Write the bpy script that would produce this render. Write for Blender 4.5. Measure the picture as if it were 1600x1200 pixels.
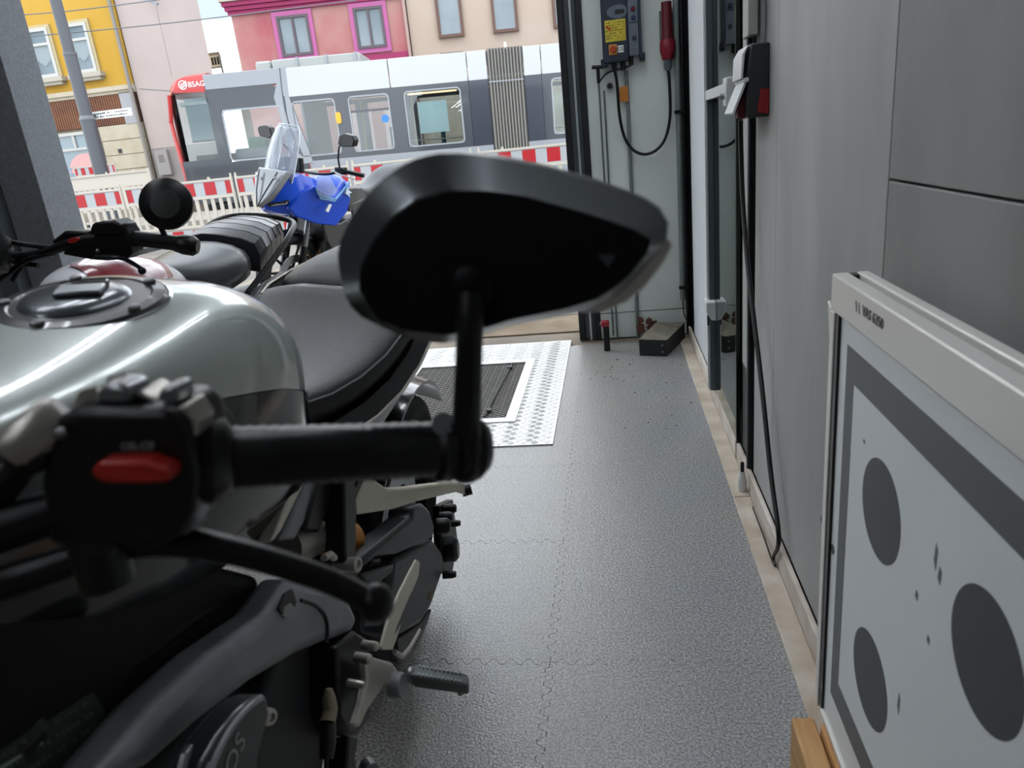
import bpy, math, random
from mathutils import Vector, Matrix
random.seed(7)
S = bpy.context.scene
for o in list(bpy.data.objects):
    bpy.data.objects.remove(o)

# ------------------------------------------------------------------ camera
FPX, CAM_H = 1134.0, 1.1
_D = Vector(((951-800)/FPX, -(206-600)/FPX, -1)).normalized()
_U = -Vector(((1154-800)/FPX, -(4000-600)/FPX, -1)).normalized()
_U = (_U - _D*_D.dot(_U)).normalized()
_X = _D.cross(_U)
ROT = Matrix((_X, _D, _U))                       # camera -> world
EYE = Vector((0, 0, CAM_H))
cd = bpy.data.cameras.new('camera')
cam = bpy.data.objects.new('camera', cd)
S.collection.objects.link(cam)
cam.matrix_world = Matrix.Translation(EYE) @ ROT.to_4x4()
cd.sensor_width = 36; cd.lens = FPX/1600*36
cd.clip_start = 0.02; cd.clip_end = 300
cd.dof.use_dof = True; cd.dof.focus_distance = 2.6; cd.dof.aperture_fstop = 8.5
S.camera = cam

# ------------------------------------------------------------------ world, sun, exposure
S.view_settings.view_transform = 'Standard'
S.view_settings.look = 'None'
S.view_settings.gamma = 1
S.view_settings.use_curve_mapping = False
S.view_settings.exposure = 0.1
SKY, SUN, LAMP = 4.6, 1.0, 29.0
w = bpy.data.worlds.new('overcast_sky'); S.world = w; w.use_nodes = True
nt = w.node_tree; bg = nt.nodes['Background']
tc = nt.nodes.new('ShaderNodeTexCoord'); mp = nt.nodes.new('ShaderNodeMapping')
mp.inputs['Scale'].default_value = (1.6, 1.6, 3.5)
nz = nt.nodes.new('ShaderNodeTexNoise'); nz.inputs['Scale'].default_value = 2.2; nz.inputs['Detail'].default_value = 5
cr = nt.nodes.new('ShaderNodeValToRGB')
cr.color_ramp.elements[0].position = .38; cr.color_ramp.elements[0].color = (.17, .20, .225, 1)
cr.color_ramp.elements[1].position = .56; cr.color_ramp.elements[1].color = (.88, .94, 1.0, 1)
nt.links.new(tc.outputs['Generated'], mp.inputs['Vector']); nt.links.new(mp.outputs[0], nz.inputs['Vector'])
nt.links.new(nz.outputs['Fac'], cr.inputs['Fac']); nt.links.new(cr.outputs['Color'], bg.inputs['Color'])
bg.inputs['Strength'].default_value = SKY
sl = bpy.data.lights.new('sun', 'SUN'); sl.energy = SUN; sl.angle = math.radians(18); sl.color = (1, .97, .92)
so = bpy.data.objects.new('sun', sl); S.collection.objects.link(so)
so.rotation_euler = Vector((.18, .46, -.87)).to_track_quat('-Z', 'Y').to_euler()

# ------------------------------------------------------------------ photo helpers: a pixel plus a known plane gives a point
def ray(u, v): return ROT @ Vector(((u-800)/FPX, -(v-600)/FPX, -1))
def PY(u, v, y): r = ray(u, v); return EYE + r*(y/r.y)
def PX(u, v, x): r = ray(u, v); return EYE + r*(x/r.x)
def PZ(u, v, z=0): r = ray(u, v); return EYE + r*((z-CAM_H)/r.z)

# ------------------------------------------------------------------ materials
def lin(h):
    h = h.lstrip('#'); c = [int(h[i:i+2], 16)/255 for i in (0, 2, 4)]
    return tuple(x/12.92 if x <= .04045 else ((x+.055)/1.055)**2.4 for x in c) + (1,)
MATS = {}
def mat(name, col, rough=.5, metal=0, var=0, vscale=8, bump=0, bscale=60, spec=.5, coat=0, trans=0, emit=0, alpha=1, col2=None, stretch=None, ior=1.45, lo=.35, hi=.65, detail=4, btype='noise', dist=.002):
    if name in MATS: return MATS[name]
    m = bpy.data.materials.new(name); m.use_nodes = True; n = m.node_tree; b = n.nodes['Principled BSDF']
    c = lin(col); b.inputs['Base Color'].default_value = c
    b.inputs['Roughness'].default_value = rough; b.inputs['Metallic'].default_value = metal
    b.inputs['Specular IOR Level'].default_value = spec; b.inputs['IOR'].default_value = ior
    b.inputs['Coat Weight'].default_value = coat; b.inputs['Coat Roughness'].default_value = .06
    b.inputs['Transmission Weight'].default_value = trans
    if emit: b.inputs['Emission Color'].default_value = c; b.inputs['Emission Strength'].default_value = emit
    if var or col2 or bump:
        t = n.nodes.new('ShaderNodeTexCoord'); src = t.outputs['Object']
        if stretch:
            q = n.nodes.new('ShaderNodeMapping'); q.inputs['Scale'].default_value = stretch
            n.links.new(src, q.inputs[0]); src = q.outputs[0]
    if var or col2:
        z = n.nodes.new('ShaderNodeTexNoise'); z.inputs['Scale'].default_value = vscale; z.inputs['Detail'].default_value = detail
        n.links.new(src, z.inputs['Vector'])
        r = n.nodes.new('ShaderNodeValToRGB')
        r.color_ramp.elements[0].position = lo; r.color_ramp.elements[1].position = hi
        c2 = lin(col2) if col2 else tuple(min(1, x*(1+var)) for x in c[:3])+(1,)
        c1 = c if col2 else tuple(x*(1-var) for x in c[:3])+(1,)
        r.color_ramp.elements[0].color = c1; r.color_ramp.elements[1].color = c2
        n.links.new(z.outputs['Fac'], r.inputs['Fac']); n.links.new(r.outputs['Color'], b.inputs['Base Color'])
    if bump:
        if btype == 'voronoi':
            z = n.nodes.new('ShaderNodeTexVoronoi'); out = z.outputs['Distance']
        else:
            z = n.nodes.new('ShaderNodeTexNoise'); z.inputs['Detail'].default_value = 3; out = z.outputs['Fac']
        z.inputs['Scale'].default_value = bscale; n.links.new(src, z.inputs['Vector'])
        k = n.nodes.new('ShaderNodeBump'); k.inputs['Strength'].default_value = bump; k.inputs['Distance'].default_value = dist
        n.links.new(out, k.inputs['Height']); n.links.new(k.outputs[0], b.inputs['Normal'])
    MATS[name] = m; return m
def glass(name, col='#ffffff', rough=.0, ior=1.45, tint=.95):
    """thin pane: straight-through transparency mixed with a Fresnel reflection"""
    if name in MATS: return MATS[name]
    m = bpy.data.materials.new(name); m.use_nodes = True; n = m.node_tree; n.nodes.clear()
    o = n.nodes.new('ShaderNodeOutputMaterial'); mx = n.nodes.new('ShaderNodeMixShader')
    t = n.nodes.new('ShaderNodeBsdfTransparent'); g = n.nodes.new('ShaderNodeBsdfGlossy'); f = n.nodes.new('ShaderNodeFresnel')
    c = lin(col); t.inputs[0].default_value = tuple(x*tint for x in c[:3])+(1,)
    g.inputs['Roughness'].default_value = rough; f.inputs[0].default_value = ior
    n.links.new(f.outputs[0], mx.inputs[0]); n.links.new(t.outputs[0], mx.inputs[1]); n.links.new(g.outputs[0], mx.inputs[2])
    n.links.new(mx.outputs[0], o.inputs[0]); MATS[name] = m; return m

M_black   = mat('black_plastic', '#0a0b0d', .36, spec=.45)
M_blackg  = mat('black_gloss', '#08090a', .14, coat=.4)
M_rubber  = mat('black_rubber', '#0d0e10', .34, bump=.3, bscale=300, dist=.0006)
M_tyre    = mat('tyre_rubber', '#141517', .75)
M_dkgrey  = mat('dark_grey_casting', '#7c7f84', .34, var=.12, vscale=20)
M_engine  = mat('engine_casting', '#2c2e31', .5, var=.2, vscale=14)
M_swing   = mat('swingarm_paint', '#2e3135', .4, spec=.5)
M_silver  = mat('silver_paint', '#b4bcb8', .32, metal=.45, coat=1, bump=.02, bscale=900, dist=.0002)
M_alloy   = mat('cast_alloy', '#b9b6ae', .38, metal=.75, var=.06, vscale=20)
M_champ   = mat('champagne_alloy', '#cfc9bb', .42, metal=.35)
M_chrome  = mat('chrome', '#c9ccd0', .12, metal=1)
M_steel   = mat('brushed_steel', '#8d9093', .32, metal=.9)
M_gold    = mat('gold_anodised', '#c07a1e', .35, metal=.7)
M_red     = mat('red_plastic', '#b5281f', .38)
M_dred    = mat('dark_red_plastic', '#5c1620', .45)
M_seat    = mat('seat_vinyl', '#0c0d0f', .38, bump=.5, bscale=700, dist=.0008, btype='voronoi')
M_seat2   = mat('seat_leatherette', '#2a2c31', .3, bump=.15, bscale=300, dist=.0006)
M_white   = mat('white_paint', '#e4e4e2', .5)
M_offwht  = mat('offwhite_plastic', '#e6e1d6', .55, var=.05, vscale=3)
M_print   = mat('white_print', '#9a9da0', .6)
M_blackpr = mat('black_print', '#16181a', .6)

# ------------------------------------------------------------------ mesh builder
class MB:
    def __init__(s, xf=None): s.v = []; s.f = []; s.xf = xf
    def add(s, vs, fs):
        n = len(s.v)
        s.v += [Vector(p) for p in vs]
        s.f += [tuple(i+n for i in f) for f in fs]; return s
    def box(s, x0, x1, y0, y1, z0, z1):
        return s.add([(x0,y0,z0),(x1,y0,z0),(x1,y1,z0),(x0,y1,z0),(x0,y0,z1),(x1,y0,z1),(x1,y1,z1),(x0,y1,z1)],
                     [(3,2,1,0),(4,5,6,7),(0,1,5,4),(1,2,6,5),(2,3,7,6),(3,0,4,7)])
    def obox(s, c, size, m=None):
        m = m or Matrix.Identity(3); a, b, d = [q/2 for q in size]; c = Vector(c)
        vs = [c + m @ Vector((i*a, j*b, k*d)) for k in (-1,1) for i, j in ((-1,-1),(1,-1),(1,1),(-1,1))]
        return s.add(vs, [(3,2,1,0),(4,5,6,7),(0,1,5,4),(1,2,6,5),(2,3,7,6),(3,0,4,7)])
    def loft(s, rings, cap=True, loop=True):
        n = len(rings[0]); vs = [p for r in rings for p in r]; fs = []
        for i in range(len(rings)-1):
            for j in range(n if loop else n-1):
                k = (j+1) % n
                fs.append((i*n+j, i*n+k, (i+1)*n+k, (i+1)*n+j))
        if cap: fs += [tuple(range(n))[::-1], tuple((len(rings)-1)*n+j for j in range(n))]
        return s.add(vs, fs)
    def tube(s, pts, r, n=10, closed=False, cap=True, smooth=0):
        pts = [Vector(p) for p in pts]
        if smooth: pts, r = spline(pts, r, smooth, closed)
        rs = r if isinstance(r, (list, tuple)) else [r]*len(pts)
        rings = []; ref = None
        for i, p in enumerate(pts):
            a = pts[i-1] if (i or closed) else p; b = pts[(i+1) % len(pts)] if (i < len(pts)-1 or closed) else p
            t = (b-a).normalized()
            if ref is None: ref = Vector((0,0,1)) if abs(t.z) < .9 else Vector((1,0,0))
            u = (ref - t*ref.dot(t))
            u = u.normalized() if u.length > 1e-6 else t.orthogonal().normalized()
            ref = u; q = t.cross(u)
            rings.append([p + (u*math.cos(2*math.pi*k/n) + q*math.sin(2*math.pi*k/n))*rs[i] for k in range(n)])
        if closed: rings.append(rings[0])
        return s.loft(rings, cap and not closed)
    def lathe(s, prof, c, axis, n=24, cap=False):
        """prof: (radius, height along axis)"""
        a = Vector(axis).normalized(); u = a.orthogonal().normalized(); q = a.cross(u); c = Vector(c)
        rings = [[c + a*h + (u*math.cos(2*math.pi*k/n) + q*math.sin(2*math.pi*k/n))*max(r, 1e-5) for k in range(n)] for r, h in prof]
        return s.loft(rings, cap)
    def cyl(s, a, b, r, n=16, r2=None):
        a, b = Vector(a), Vector(b); d = b-a
        return s.lathe([(r, 0), (r if r2 is None else r2, d.length)], a, d, n, True)
    def prism(s, pts, off):
        pts = [Vector(p) for p in pts]; off = Vector(off); n = len(pts)
        fs = [tuple(range(n)), tuple(range(2*n-1, n-1, -1))]
        fs += [(j, n+j, n+(j+1) % n, (j+1) % n) for j in range(n)]
        return s.add(pts + [p+off for p in pts], fs)
    def ball(s, c, r, n=14, m=8):
        r = Vector(r) if hasattr(r, '__len__') else Vector((r, r, r)); c = Vector(c)
        rings = [[c + Vector((r.x*math.sin(t)*math.cos(2*math.pi*k/n), r.y*math.sin(t)*math.sin(2*math.pi*k/n), -r.z*math.cos(t))) for k in range(n)]
                 for t in [max(1e-3, min(math.pi-1e-3, math.pi*i/m)) for i in range(m+1)]]
        return s.loft(rings, True)
def spline(pts, r, k, closed=False):
    """Catmull-Rom through pts, k pieces per span"""
    n = len(pts); out = []; ro = []
    rs = r if isinstance(r, (list, tuple)) else [r]*n
    g = (lambda i: i % n) if closed else (lambda i: max(0, min(n-1, i)))
    for i in range(n if closed else n-1):
        p0, p1, p2, p3 = (pts[g(i+d)] for d in (-1, 0, 1, 2))
        for j in range(k):
            t = j/k
            out.append(.5*((2*p1)+(p2-p0)*t+(2*p0-5*p1+4*p2-p3)*t*t+(3*p1-p0-3*p2+p3)*t*t*t))
            ro.append(rs[g(i)]*(1-t)+rs[g(i+1)]*t)
    if not closed: out.append(pts[-1]); ro.append(rs[-1])
    return out, ro
def origin_of(o):
    v = Vector((0, 0, 0))
    while o is not None: v += o.location; o = o.parent
    return v
def link(o): S.collection.objects.link(o); return o
def tag(o, label=None, cat=None, group=None, kind=None):
    for k, v in (('label', label), ('category', cat), ('group', group), ('kind', kind)):
        if v: o[k] = v
    return o
def ob(name, mb, m, parent=None, label=None, cat=None, group=None, kind=None, smooth=35, bevel=0, bseg=2, sub=0):
    vs = [(mb.xf @ p) if mb.xf else p for p in mb.v]
    if parent is None:
        xs, ys, zs = zip(*vs); org = Vector(((min(xs)+max(xs))/2, (min(ys)+max(ys))/2, min(zs)))
    else: org = origin_of(parent)
    me = bpy.data.meshes.new(name); me.from_pydata([p-org for p in vs], [], mb.f); me.update()
    import bmesh
    b = bmesh.new(); b.from_mesh(me); bmesh.ops.recalc_face_normals(b, faces=b.faces); b.to_mesh(me); b.free()
    me.materials.append(m)
    if smooth:
        me.polygons.foreach_set('use_smooth', [True]*len(me.polygons))
        if smooth < 180 and not sub: me.set_sharp_from_angle(angle=math.radians(smooth))
    o = link(bpy.data.objects.new(name, me))
    if parent is None: o.location = org
    else: o.parent = parent
    if bevel:
        k = o.modifiers.new('bevel', 'BEVEL'); k.width = bevel; k.segments = bseg; k.limit_method = 'ANGLE'; k.angle_limit = math.radians(40)
    if sub:
        k = o.modifiers.new('subdivision', 'SUBSURF'); k.levels = sub; k.render_levels = sub
    return tag(o, label, cat, group, kind)
def empty(name, loc, label, cat, group=None, kind=None):
    o = link(bpy.data.objects.new(name, None)); o.location = loc; o.empty_display_size = .1
    return tag(o, label, cat, group, kind)
def copy_tree(o, parent=None, kids=None):
    c = link(o.copy()); c.parent = parent
    for ch in list(o.children): copy_tree(ch, c)
    return c
def text(name, s, at, xd, yd, size, m, parent, label=None, ext=.0004, align='CENTER'):
    """flat printed lettering as a thin mesh; xd = reading direction, yd = up"""
    cu = bpy.data.curves.new(name, 'FONT'); cu.body = s; cu.size = size; cu.extrude = ext; cu.resolution_u = 3
    cu.align_x = align; cu.align_y = 'CENTER'
    t = link(bpy.data.objects.new(name, cu)); bpy.context.view_layer.update()
    me = bpy.data.meshes.new_from_object(t.evaluated_get(bpy.context.evaluated_depsgraph_get()))
    bpy.data.objects.remove(t)
    x = Vector(xd).normalized(); y = Vector(yd); y = (y - x*x.dot(y)).normalized(); z = x.cross(y)
    R = Matrix((x, y, z)).transposed().to_4x4()
    me.transform(Matrix.Translation(Vector(at) - origin_of(parent)) @ R)
    me.materials.clear(); me.materials.append(m); me.name = name
    o = link(bpy.data.objects.new(name, me)); o.parent = parent
    return tag(o, label)
def pxpoly(pts, fn, k): return [fn(u, v, k) for u, v in pts]
def rrect(x0, x1, z0, z1, y, r, n=4):
    """rounded rectangle in an x-z plane"""
    out = []
    for cx, cz, a in ((x1-r, z1-r, 0), (x0+r, z1-r, 90), (x0+r, z0+r, 180), (x1-r, z0+r, 270)):
        for i in range(n+1):
            t = math.radians(a + 90*i/n); out.append(Vector((cx+r*math.cos(t), y, cz+r*math.sin(t))))
    return out
def frame_rr(mb, x0, x1, z0, z1, y, r, t, dy, n=4):
    """rounded-rectangle frame, t wide, reaching dy back from y"""
    a, b = rrect(x0, x1, z0, z1, y, r, n), rrect(x0+t, x1-t, z0+t, z1-t, y, max(r-t, .004), n)
    o = Vector((0, dy, 0))
    return mb.loft([[p+o for p in a], a, b, [p+o for p in b], [p+o for p in a]], cap=False)

def onplane(u, v, M, y=0.0):
    """pixel -> local point on the plane y = const of frame M"""
    I = M.inverted(); o = I @ EYE; d = I.to_3x3() @ ray(u, v)
    return o + d*((y-o.y)/d.y)

# ================================================================== THE BUILDING
M_slab  = mat('concrete_slab', '#6f665b', .85, col2='#8d8172', vscale=3, bump=.3, bscale=60)
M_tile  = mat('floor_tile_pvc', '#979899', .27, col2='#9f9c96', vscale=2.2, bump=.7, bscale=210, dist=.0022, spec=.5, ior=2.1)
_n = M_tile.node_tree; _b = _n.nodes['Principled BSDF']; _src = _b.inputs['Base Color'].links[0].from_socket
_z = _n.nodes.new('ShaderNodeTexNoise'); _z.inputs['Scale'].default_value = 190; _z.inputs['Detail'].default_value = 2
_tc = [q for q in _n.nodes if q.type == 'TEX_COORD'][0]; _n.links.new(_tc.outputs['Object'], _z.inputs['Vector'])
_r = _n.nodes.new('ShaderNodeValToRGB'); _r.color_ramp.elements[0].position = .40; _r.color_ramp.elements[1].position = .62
_r.color_ramp.elements[0].color = (.55, .55, .56, 1); _r.color_ramp.elements[1].color = (1.35, 1.35, 1.34, 1)  # fine light-dark speckle: scuffed grain, with its glints painted into the colour
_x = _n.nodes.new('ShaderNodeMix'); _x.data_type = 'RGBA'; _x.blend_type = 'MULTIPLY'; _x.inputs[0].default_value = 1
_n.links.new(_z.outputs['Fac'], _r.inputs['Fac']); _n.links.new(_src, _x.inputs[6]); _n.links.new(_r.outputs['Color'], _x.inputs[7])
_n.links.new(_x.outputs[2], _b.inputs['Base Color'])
M_kerb  = mat('kerb_stone', '#b3a390', .75, col2='#cfc6b8', vscale=9, bump=.25, bscale=90)
M_basep = mat('skirting_paint', '#b9ad9f', .7, col2='#d3ccc2', vscale=7, bump=.2, bscale=50)
M_panel = mat('grey_wall_panel', '#979996', .6, col2='#adaeab', vscale=3.5, stretch=(1, 1, .3), bump=.08, bscale=240, dist=.0008)
M_panel2 = mat('dark_grey_wall_panel', '#7b7f7c', .6, col2='#90928f', vscale=4.5, stretch=(1, 1, .3), bump=.08, bscale=240, dist=.0008)
M_panelw= mat('white_wall_panel', '#d0d4d6', .55, var=.03, vscale=2)
M_endw  = mat('end_wall_paint', '#c6cec8', .6, col2='#d0d7d1', vscale=2.5, bump=.1, bscale=40)
M_dark  = mat('dark_frame_paint', '#16181b', .45)
M_frgrey= mat('grey_frame_paint', '#4c5459', .4)
M_ceil  = mat('ceiling_paint', '#606264', .8)
M_wall  = mat('wall_paint', '#56595b', .8)
M_stucco= mat('dark_stucco', '#696d71', .9, bump=1, bscale=170, dist=.006, var=.12, vscale=60)
M_white2= mat('white_powder_coat', '#d4d7d7', .4)

fl = ob('floor', MB().box(-3.7, .5, -3.2, 4.2, -.2, -.0085), M_slab, kind='structure')
P_, g_ = .512, .0007
def castle(n, d):
    """castellated edge from 0 to 1: (t, offset) pairs; the tabs of one tile fill the notches of the next"""
    out = [(0, 0), (.03, 0)]
    for i in range(n):
        out += [(.035+.93*(i+k)/n, o) for k, o in ((.12, d), (.38, d), (.62, -d), (.88, -d))]
    return out + [(.97, 0)]
ed = castle(12, .0085)
loop = [(t*P_, o) for t, o in ed] + [(P_+o, t*P_) for t, o in ed] + [(t*P_, P_+o) for t, o in reversed([*ed[1:], (1, 0)])] + [(o, t*P_) for t, o in reversed([*ed[1:], (1, 0)])]
q_ = (P_-2*g_)/P_
loop = [((x-P_/2)*q_, (y-P_/2)*q_) for x, y in loop]
tile0 = None
loop2 = [(min(x, (P_/2-g_)*1.0) if x > P_/2-.012 else x, y) for x, y in loop]
loop2 = [(P_/2-g_ if x > P_/2-.012 and abs(y) < P_/2-.012 else x, y) for x, y in loop2]
edge0 = None
for k in range(7):                                  # the column along the kerb has a straight edge
    c = Vector((.321-P_*.5, .298+P_*(k+.5), 0))
    if edge0 is None:
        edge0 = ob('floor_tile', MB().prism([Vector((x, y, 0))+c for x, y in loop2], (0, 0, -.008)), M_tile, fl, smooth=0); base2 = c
    else:
        t = link(edge0.copy()); t.parent = fl; t.location = c-base2
for i in range(1, 5):
    for k in range(7):
        c = Vector((.321-P_*(i+.5), .298+P_*(k+.5), 0))
        if tile0 is None:
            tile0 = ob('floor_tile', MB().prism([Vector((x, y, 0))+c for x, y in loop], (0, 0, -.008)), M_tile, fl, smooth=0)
            base = c
        else:
            t = link(tile0.copy()); t.parent = fl; t.location = c-base
kb = empty('trim_1', (.345, 2, 0), None, None, kind='structure')
for y0, y1 in ((-.5, 2.061), (2.065, 3.88)):
    ob('kerb_slab', MB().box(.319, .370, y0, y1, -.0085, .004), M_kerb, kb, bevel=.002)
bb = ob('baseboard_right', MB().box(.3705, .3835, -.5, 3.9, -.0085, .066), M_basep, kind='structure', bevel=.003)
wr = ob('wall_right', MB().box(.4, .5, -3.2, 2.3, 0, 3.1).box(.4, .5, 2.84, 4.2, 0, 3.1), M_dark, kind='structure')
for y0, y1, z0, z1, m in ((-3.2, 1.1145, .068, .996, M_panel2), (-3.2, 1.1145, .9995, 3.1, M_panel2), (1.1175, 1.842, .068, 3.1, M_panel),
                          (1.8435, 2.098, .068, 3.1, M_panel), (2.865, 3.74, .066, 3.1, M_panelw)):
    ob('wall_panel', MB().box(.385, .4, y0, y1, z0, z1), m, wr, bevel=.0015)
ob('wall_strip', MB().box(.385, .4, 2.17, 2.3, .36, 3.1), mat('strip_paint', '#a5a8a5', .6), wr)
ob('wall_strip', MB().box(.386, .4, 2.17, 2.3, .066, .36), M_dark, wr)
ob('wall_joint', MB().cyl((.386, 2.135, .01), (.386, 2.135, 3.0), .016, 12), M_black, wr, label='black vertical sealing tube in the wall joint')
ob('wall_joint_bead', MB().box(.376, .386, 2.165, 2.17, .066, 3.1), M_white2, wr)
# the room behind the glass
wo = ob('wall_office', MB().box(1.5, 1.55, 1.0, 4.2, 0, 3.1).box(.5, 1.5, 1.0, 1.05, 0, 3.1).box(.5, 1.5, 4.1, 4.2, 0, 3.1).box(.5, 1.5, 1.0, 4.2, 3.1, 3.15).box(.5, 1.5, 1.0, 4.2, -.1, 0),
        mat('office_wall', '#2a302e', .8), kind='structure')
# end wall with the garage door frame
we = ob('wall_end', MB().box(-.1, .5, 4.01, 4.2, 0, 3.1), M_dark, kind='structure')
ob('wall_panel', MB().box(-.1, .37, 3.99, 4.01, .146, 3.1), M_endw, we, bevel=.0015)
ob('wall_panel', MB().box(-.1, .37, 3.993, 4.01, .0, .142), M_endw, we, bevel=.0015)
df = empty('trim_2', (-.16, 4.05, 0), None, None, kind='structure')
ob('outer_post', MB().box(-.222, -.19, 3.97, 4.25, 0, 3.1), M_dark, df, bevel=.003)
ob('guide_rail', MB().box(-.19, -.132, 4.0, 4.2, 0, 3.1), M_frgrey, df, bevel=.003)
ob('guide_lip', MB().box(-.162, -.152, 3.972, 4.0, 0, 3.1), mat('bright_aluminium', '#c8cdd0', .3, metal=.6), df)
ob('inner_post', MB().box(-.132, -.1, 3.975, 4.2, 0, 3.1), M_dark, df, bevel=.003)
pl = ob('wall_pillar', MB().box(-3.56, -3.315, 4.02, 4.3, 0, 3.1), M_stucco, kind='structure', bevel=.004)
ob('trim_3', MB().box(-3.7, -3.6, 3.96, 4.2, 0, 3.1).box(-3.6, -3.592, 3.955, 4.0, 0, 3.1), M_frgrey, kind='structure')
ob('wall_front', MB().box(-3.7, .5, 4.0, 4.3, 3.05, 3.5), M_wall, kind='structure')
ob('wall_left', MB().box(-3.9, -3.7, -3.2, 4.3, 0, 3.1), mat('dark_wall_paint', '#3b3f43', .8), kind='structure')
ob('wall_back', MB().box(-3.9, .5, -3.4, -3.2, 0, 3.1), M_wall, kind='structure')
ob('ceiling', MB().box(-3.9, 1.6, -3.4, 4.0, 3.1, 3.3), M_ceil, kind='structure')
M_tubeL = mat('fluorescent_tube', '#f4f8ff', .5, emit=LAMP)
M_lampb = mat('lamp_housing', '#d8dadb', .5)
lamp0 = None
for k, (x, y) in enumerate(((-.12, 2.75), (-.12, 1.45), (-1.9, 2.75), (-1.9, 1.45), (-1.9, -.6), (-1.9, -2.2))):
    if lamp0 is None:
        lamp0 = L = empty('ceiling_lamp', (x, y, 3.1), '', 'lamp')
        ob('lamp_housing', MB().box(x-.13, x+.13, y-.66, y+.66, 3.05, 3.1), M_lampb, L, bevel=.006)
        for d in (-.11, .11):
            ob('tube', MB().cyl((x+d, y-.6, 3.03), (x+d, y+.6, 3.03), .014, 10), M_tubeL, L)
    else:
        L = copy_tree(lamp0); L.location = (x, y, 3.1)
    L['group'] = 'twin tube lamps on the garage ceiling'; L['label'] = 'white twin tube fluorescent lamp on the garage ceiling out of view'

# ------------------------------------------------------------------ glass door leaf in the right wall
gd = empty('glass_door', (.375, 2.6, .0), 'tall greenish glass door leaf with white edge profile and latch in the right wall', 'door')
ob('pane', MB().box(.372, .380, 2.345, 2.845, .068, 3.0), mat('green_glass', '#b9d6cb', .01, trans=1, ior=1.5), gd, label='greenish glass pane mirroring the end wall')
ob('pane_edge', MB().box(.370, .382, 2.325, 2.345, .0045, 3.0), mat('glass_edge', '#07100d', .2), gd, label='dark edge of the glass')
ob('frame_profile', MB().box(.352, .384, 2.845, 2.87, .07, 3.0), M_frgrey, gd, bevel=.002)
ob('profile_edge', MB().box(.346, .356, 2.868, 2.878, .07, 3.0), M_white2, gd)
lt = ob('latch', MB().prism([(.335, 2.80, .445), (.372, 2.80, .445), (.372, 2.80, .37), (.353, 2.80, .375), (.335, 2.80, .405)], (0, .085, 0)), M_white2, gd, bevel=.003, label='white plastic corner latch')
ob('latch_pin', MB().cyl((.35, 2.86, .34), (.35, 2.86, .38), .006, 10), M_dark, lt)
lk = ob('lock_case', MB().box(.345, .3719, 2.35, 2.41, 1.138, 1.217), M_white2, gd, bevel=.004, label='white lock case on the glass')
ob('lock_bar', MB().box(.35, .362, 2.41, 2.87, 1.172, 1.204), M_white2, gd, bevel=.002)
ob('lock_knob', MB().cyl((.345, 2.38, 1.165), (.333, 2.38, 1.165), .009, 12), M_steel, lk)

# ------------------------------------------------------------------ dark switch box with conduits and cables on the right wall
sb = empty('switch_box', (.36, 2.05, 1.1), 'dark grey switch box with red label and white flaps on right wall by the glass', 'switch box')
M_box = mat('dark_box_plastic', '#2b2d30', .5)
YB = 1.93
ob('case', MB().prism([(.3849, YB, 1.262), (.341, YB, 1.264), (.335, YB, 1.2), (.338, YB, 1.182), (.333, YB, 1.15), (.333, YB, 1.099), (.3849, YB, 1.097)], (0, .16, 0)), M_box, sb, bevel=.004)
ob('flap', MB().prism([(.336, YB+.01, 1.262), (.323, YB+.01, 1.242), (.320, YB+.01, 1.189), (.325, YB+.01, 1.189), (.329, YB+.01, 1.24)], (0, .13, 0)), M_white2, sb, bevel=.001, label='white cover flap')
ob('flap', MB().prism([(.333, YB+.01, 1.178), (.304, YB+.01, 1.11), (.300, YB+.01, 1.114), (.329, YB+.01, 1.182)], (0, .13, 0)), M_white2, sb, label='white lower flap hanging open')
ob('hinge', MB().cyl((.331, YB-.004, 1.185), (.331, YB+.15, 1.185), .0055, 10), M_white2, sb)
ob('plug', MB().prism([(.334, YB+.03, 1.166), (.318, YB+.03, 1.132), (.316, YB+.03, 1.10), (.335, YB+.03, 1.097)], (0, .05, 0)), M_dred, sb, bevel=.003, label='dark red plug under the flap')
ob('red_label', MB().prism([(.364, YB-.0005, 1.162), (.357, YB-.0005, 1.109), (.383, YB-.0005, 1.104), (.3835, YB-.0005, 1.160)], (0, -.0015, 0)), mat('red_label', '#8e1a22', .5), sb)
ob('cable_trunking', MB().box(.342, .365, 1.97, 2.05, 1.284, 3.05), mat('trunking_grey', '#a8a9a3', .5), None, 'grey plastic cable trunking running up the wall above the dark switch box', 'trunking', bevel=.003)
ob('cable_trunking', MB().box(.372, .3849, 1.985, 2.03, 1.266, 3.05), mat('trunking_white', '#bdbcc2', .5), None, 'flat pale trunking on the wall just right of the box trunking', 'trunking', bevel=.002)
tag(ob('cable', MB().tube([Vector((.356, 2.03, 1.2645)), Vector((.356, 2.03, 1.2835))], .008, 8), M_black), 'short black cable between trunking and switch box', 'cable')
cb = [PX(1157, 188, .345)] + [PX(u, v, X) for u, v, X in ((1158, 240, .348), (1161, 320, .35), (1168, 410, .353), (1177, 490, .356), (1190, 600, .36), (1205, 745, .362), (1217, 840, .362))] + [PZ(u, v, z) for u, v, z in ((1223, 870, .022), (1217, 884, .010), (1205, 872, .008), (1193, 835, .008), (1184, 792, .010))]
cb = [Vector((min(p.x, .362), p.y, max(p.z, .009))) for p in cb]
tag(ob('cable', MB().tube(cb, [.0065]*7+[.006, .0045, .003, .0025, .002, .002], 8, smooth=5), M_black), 'long black cable hanging from the switch box and looping back along the kerb', 'cable')
gl = empty('cable_gland', (.35, 2.11, .0), 'small white cable gland by the kerb at the foot of the right wall', 'cable gland')
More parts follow.
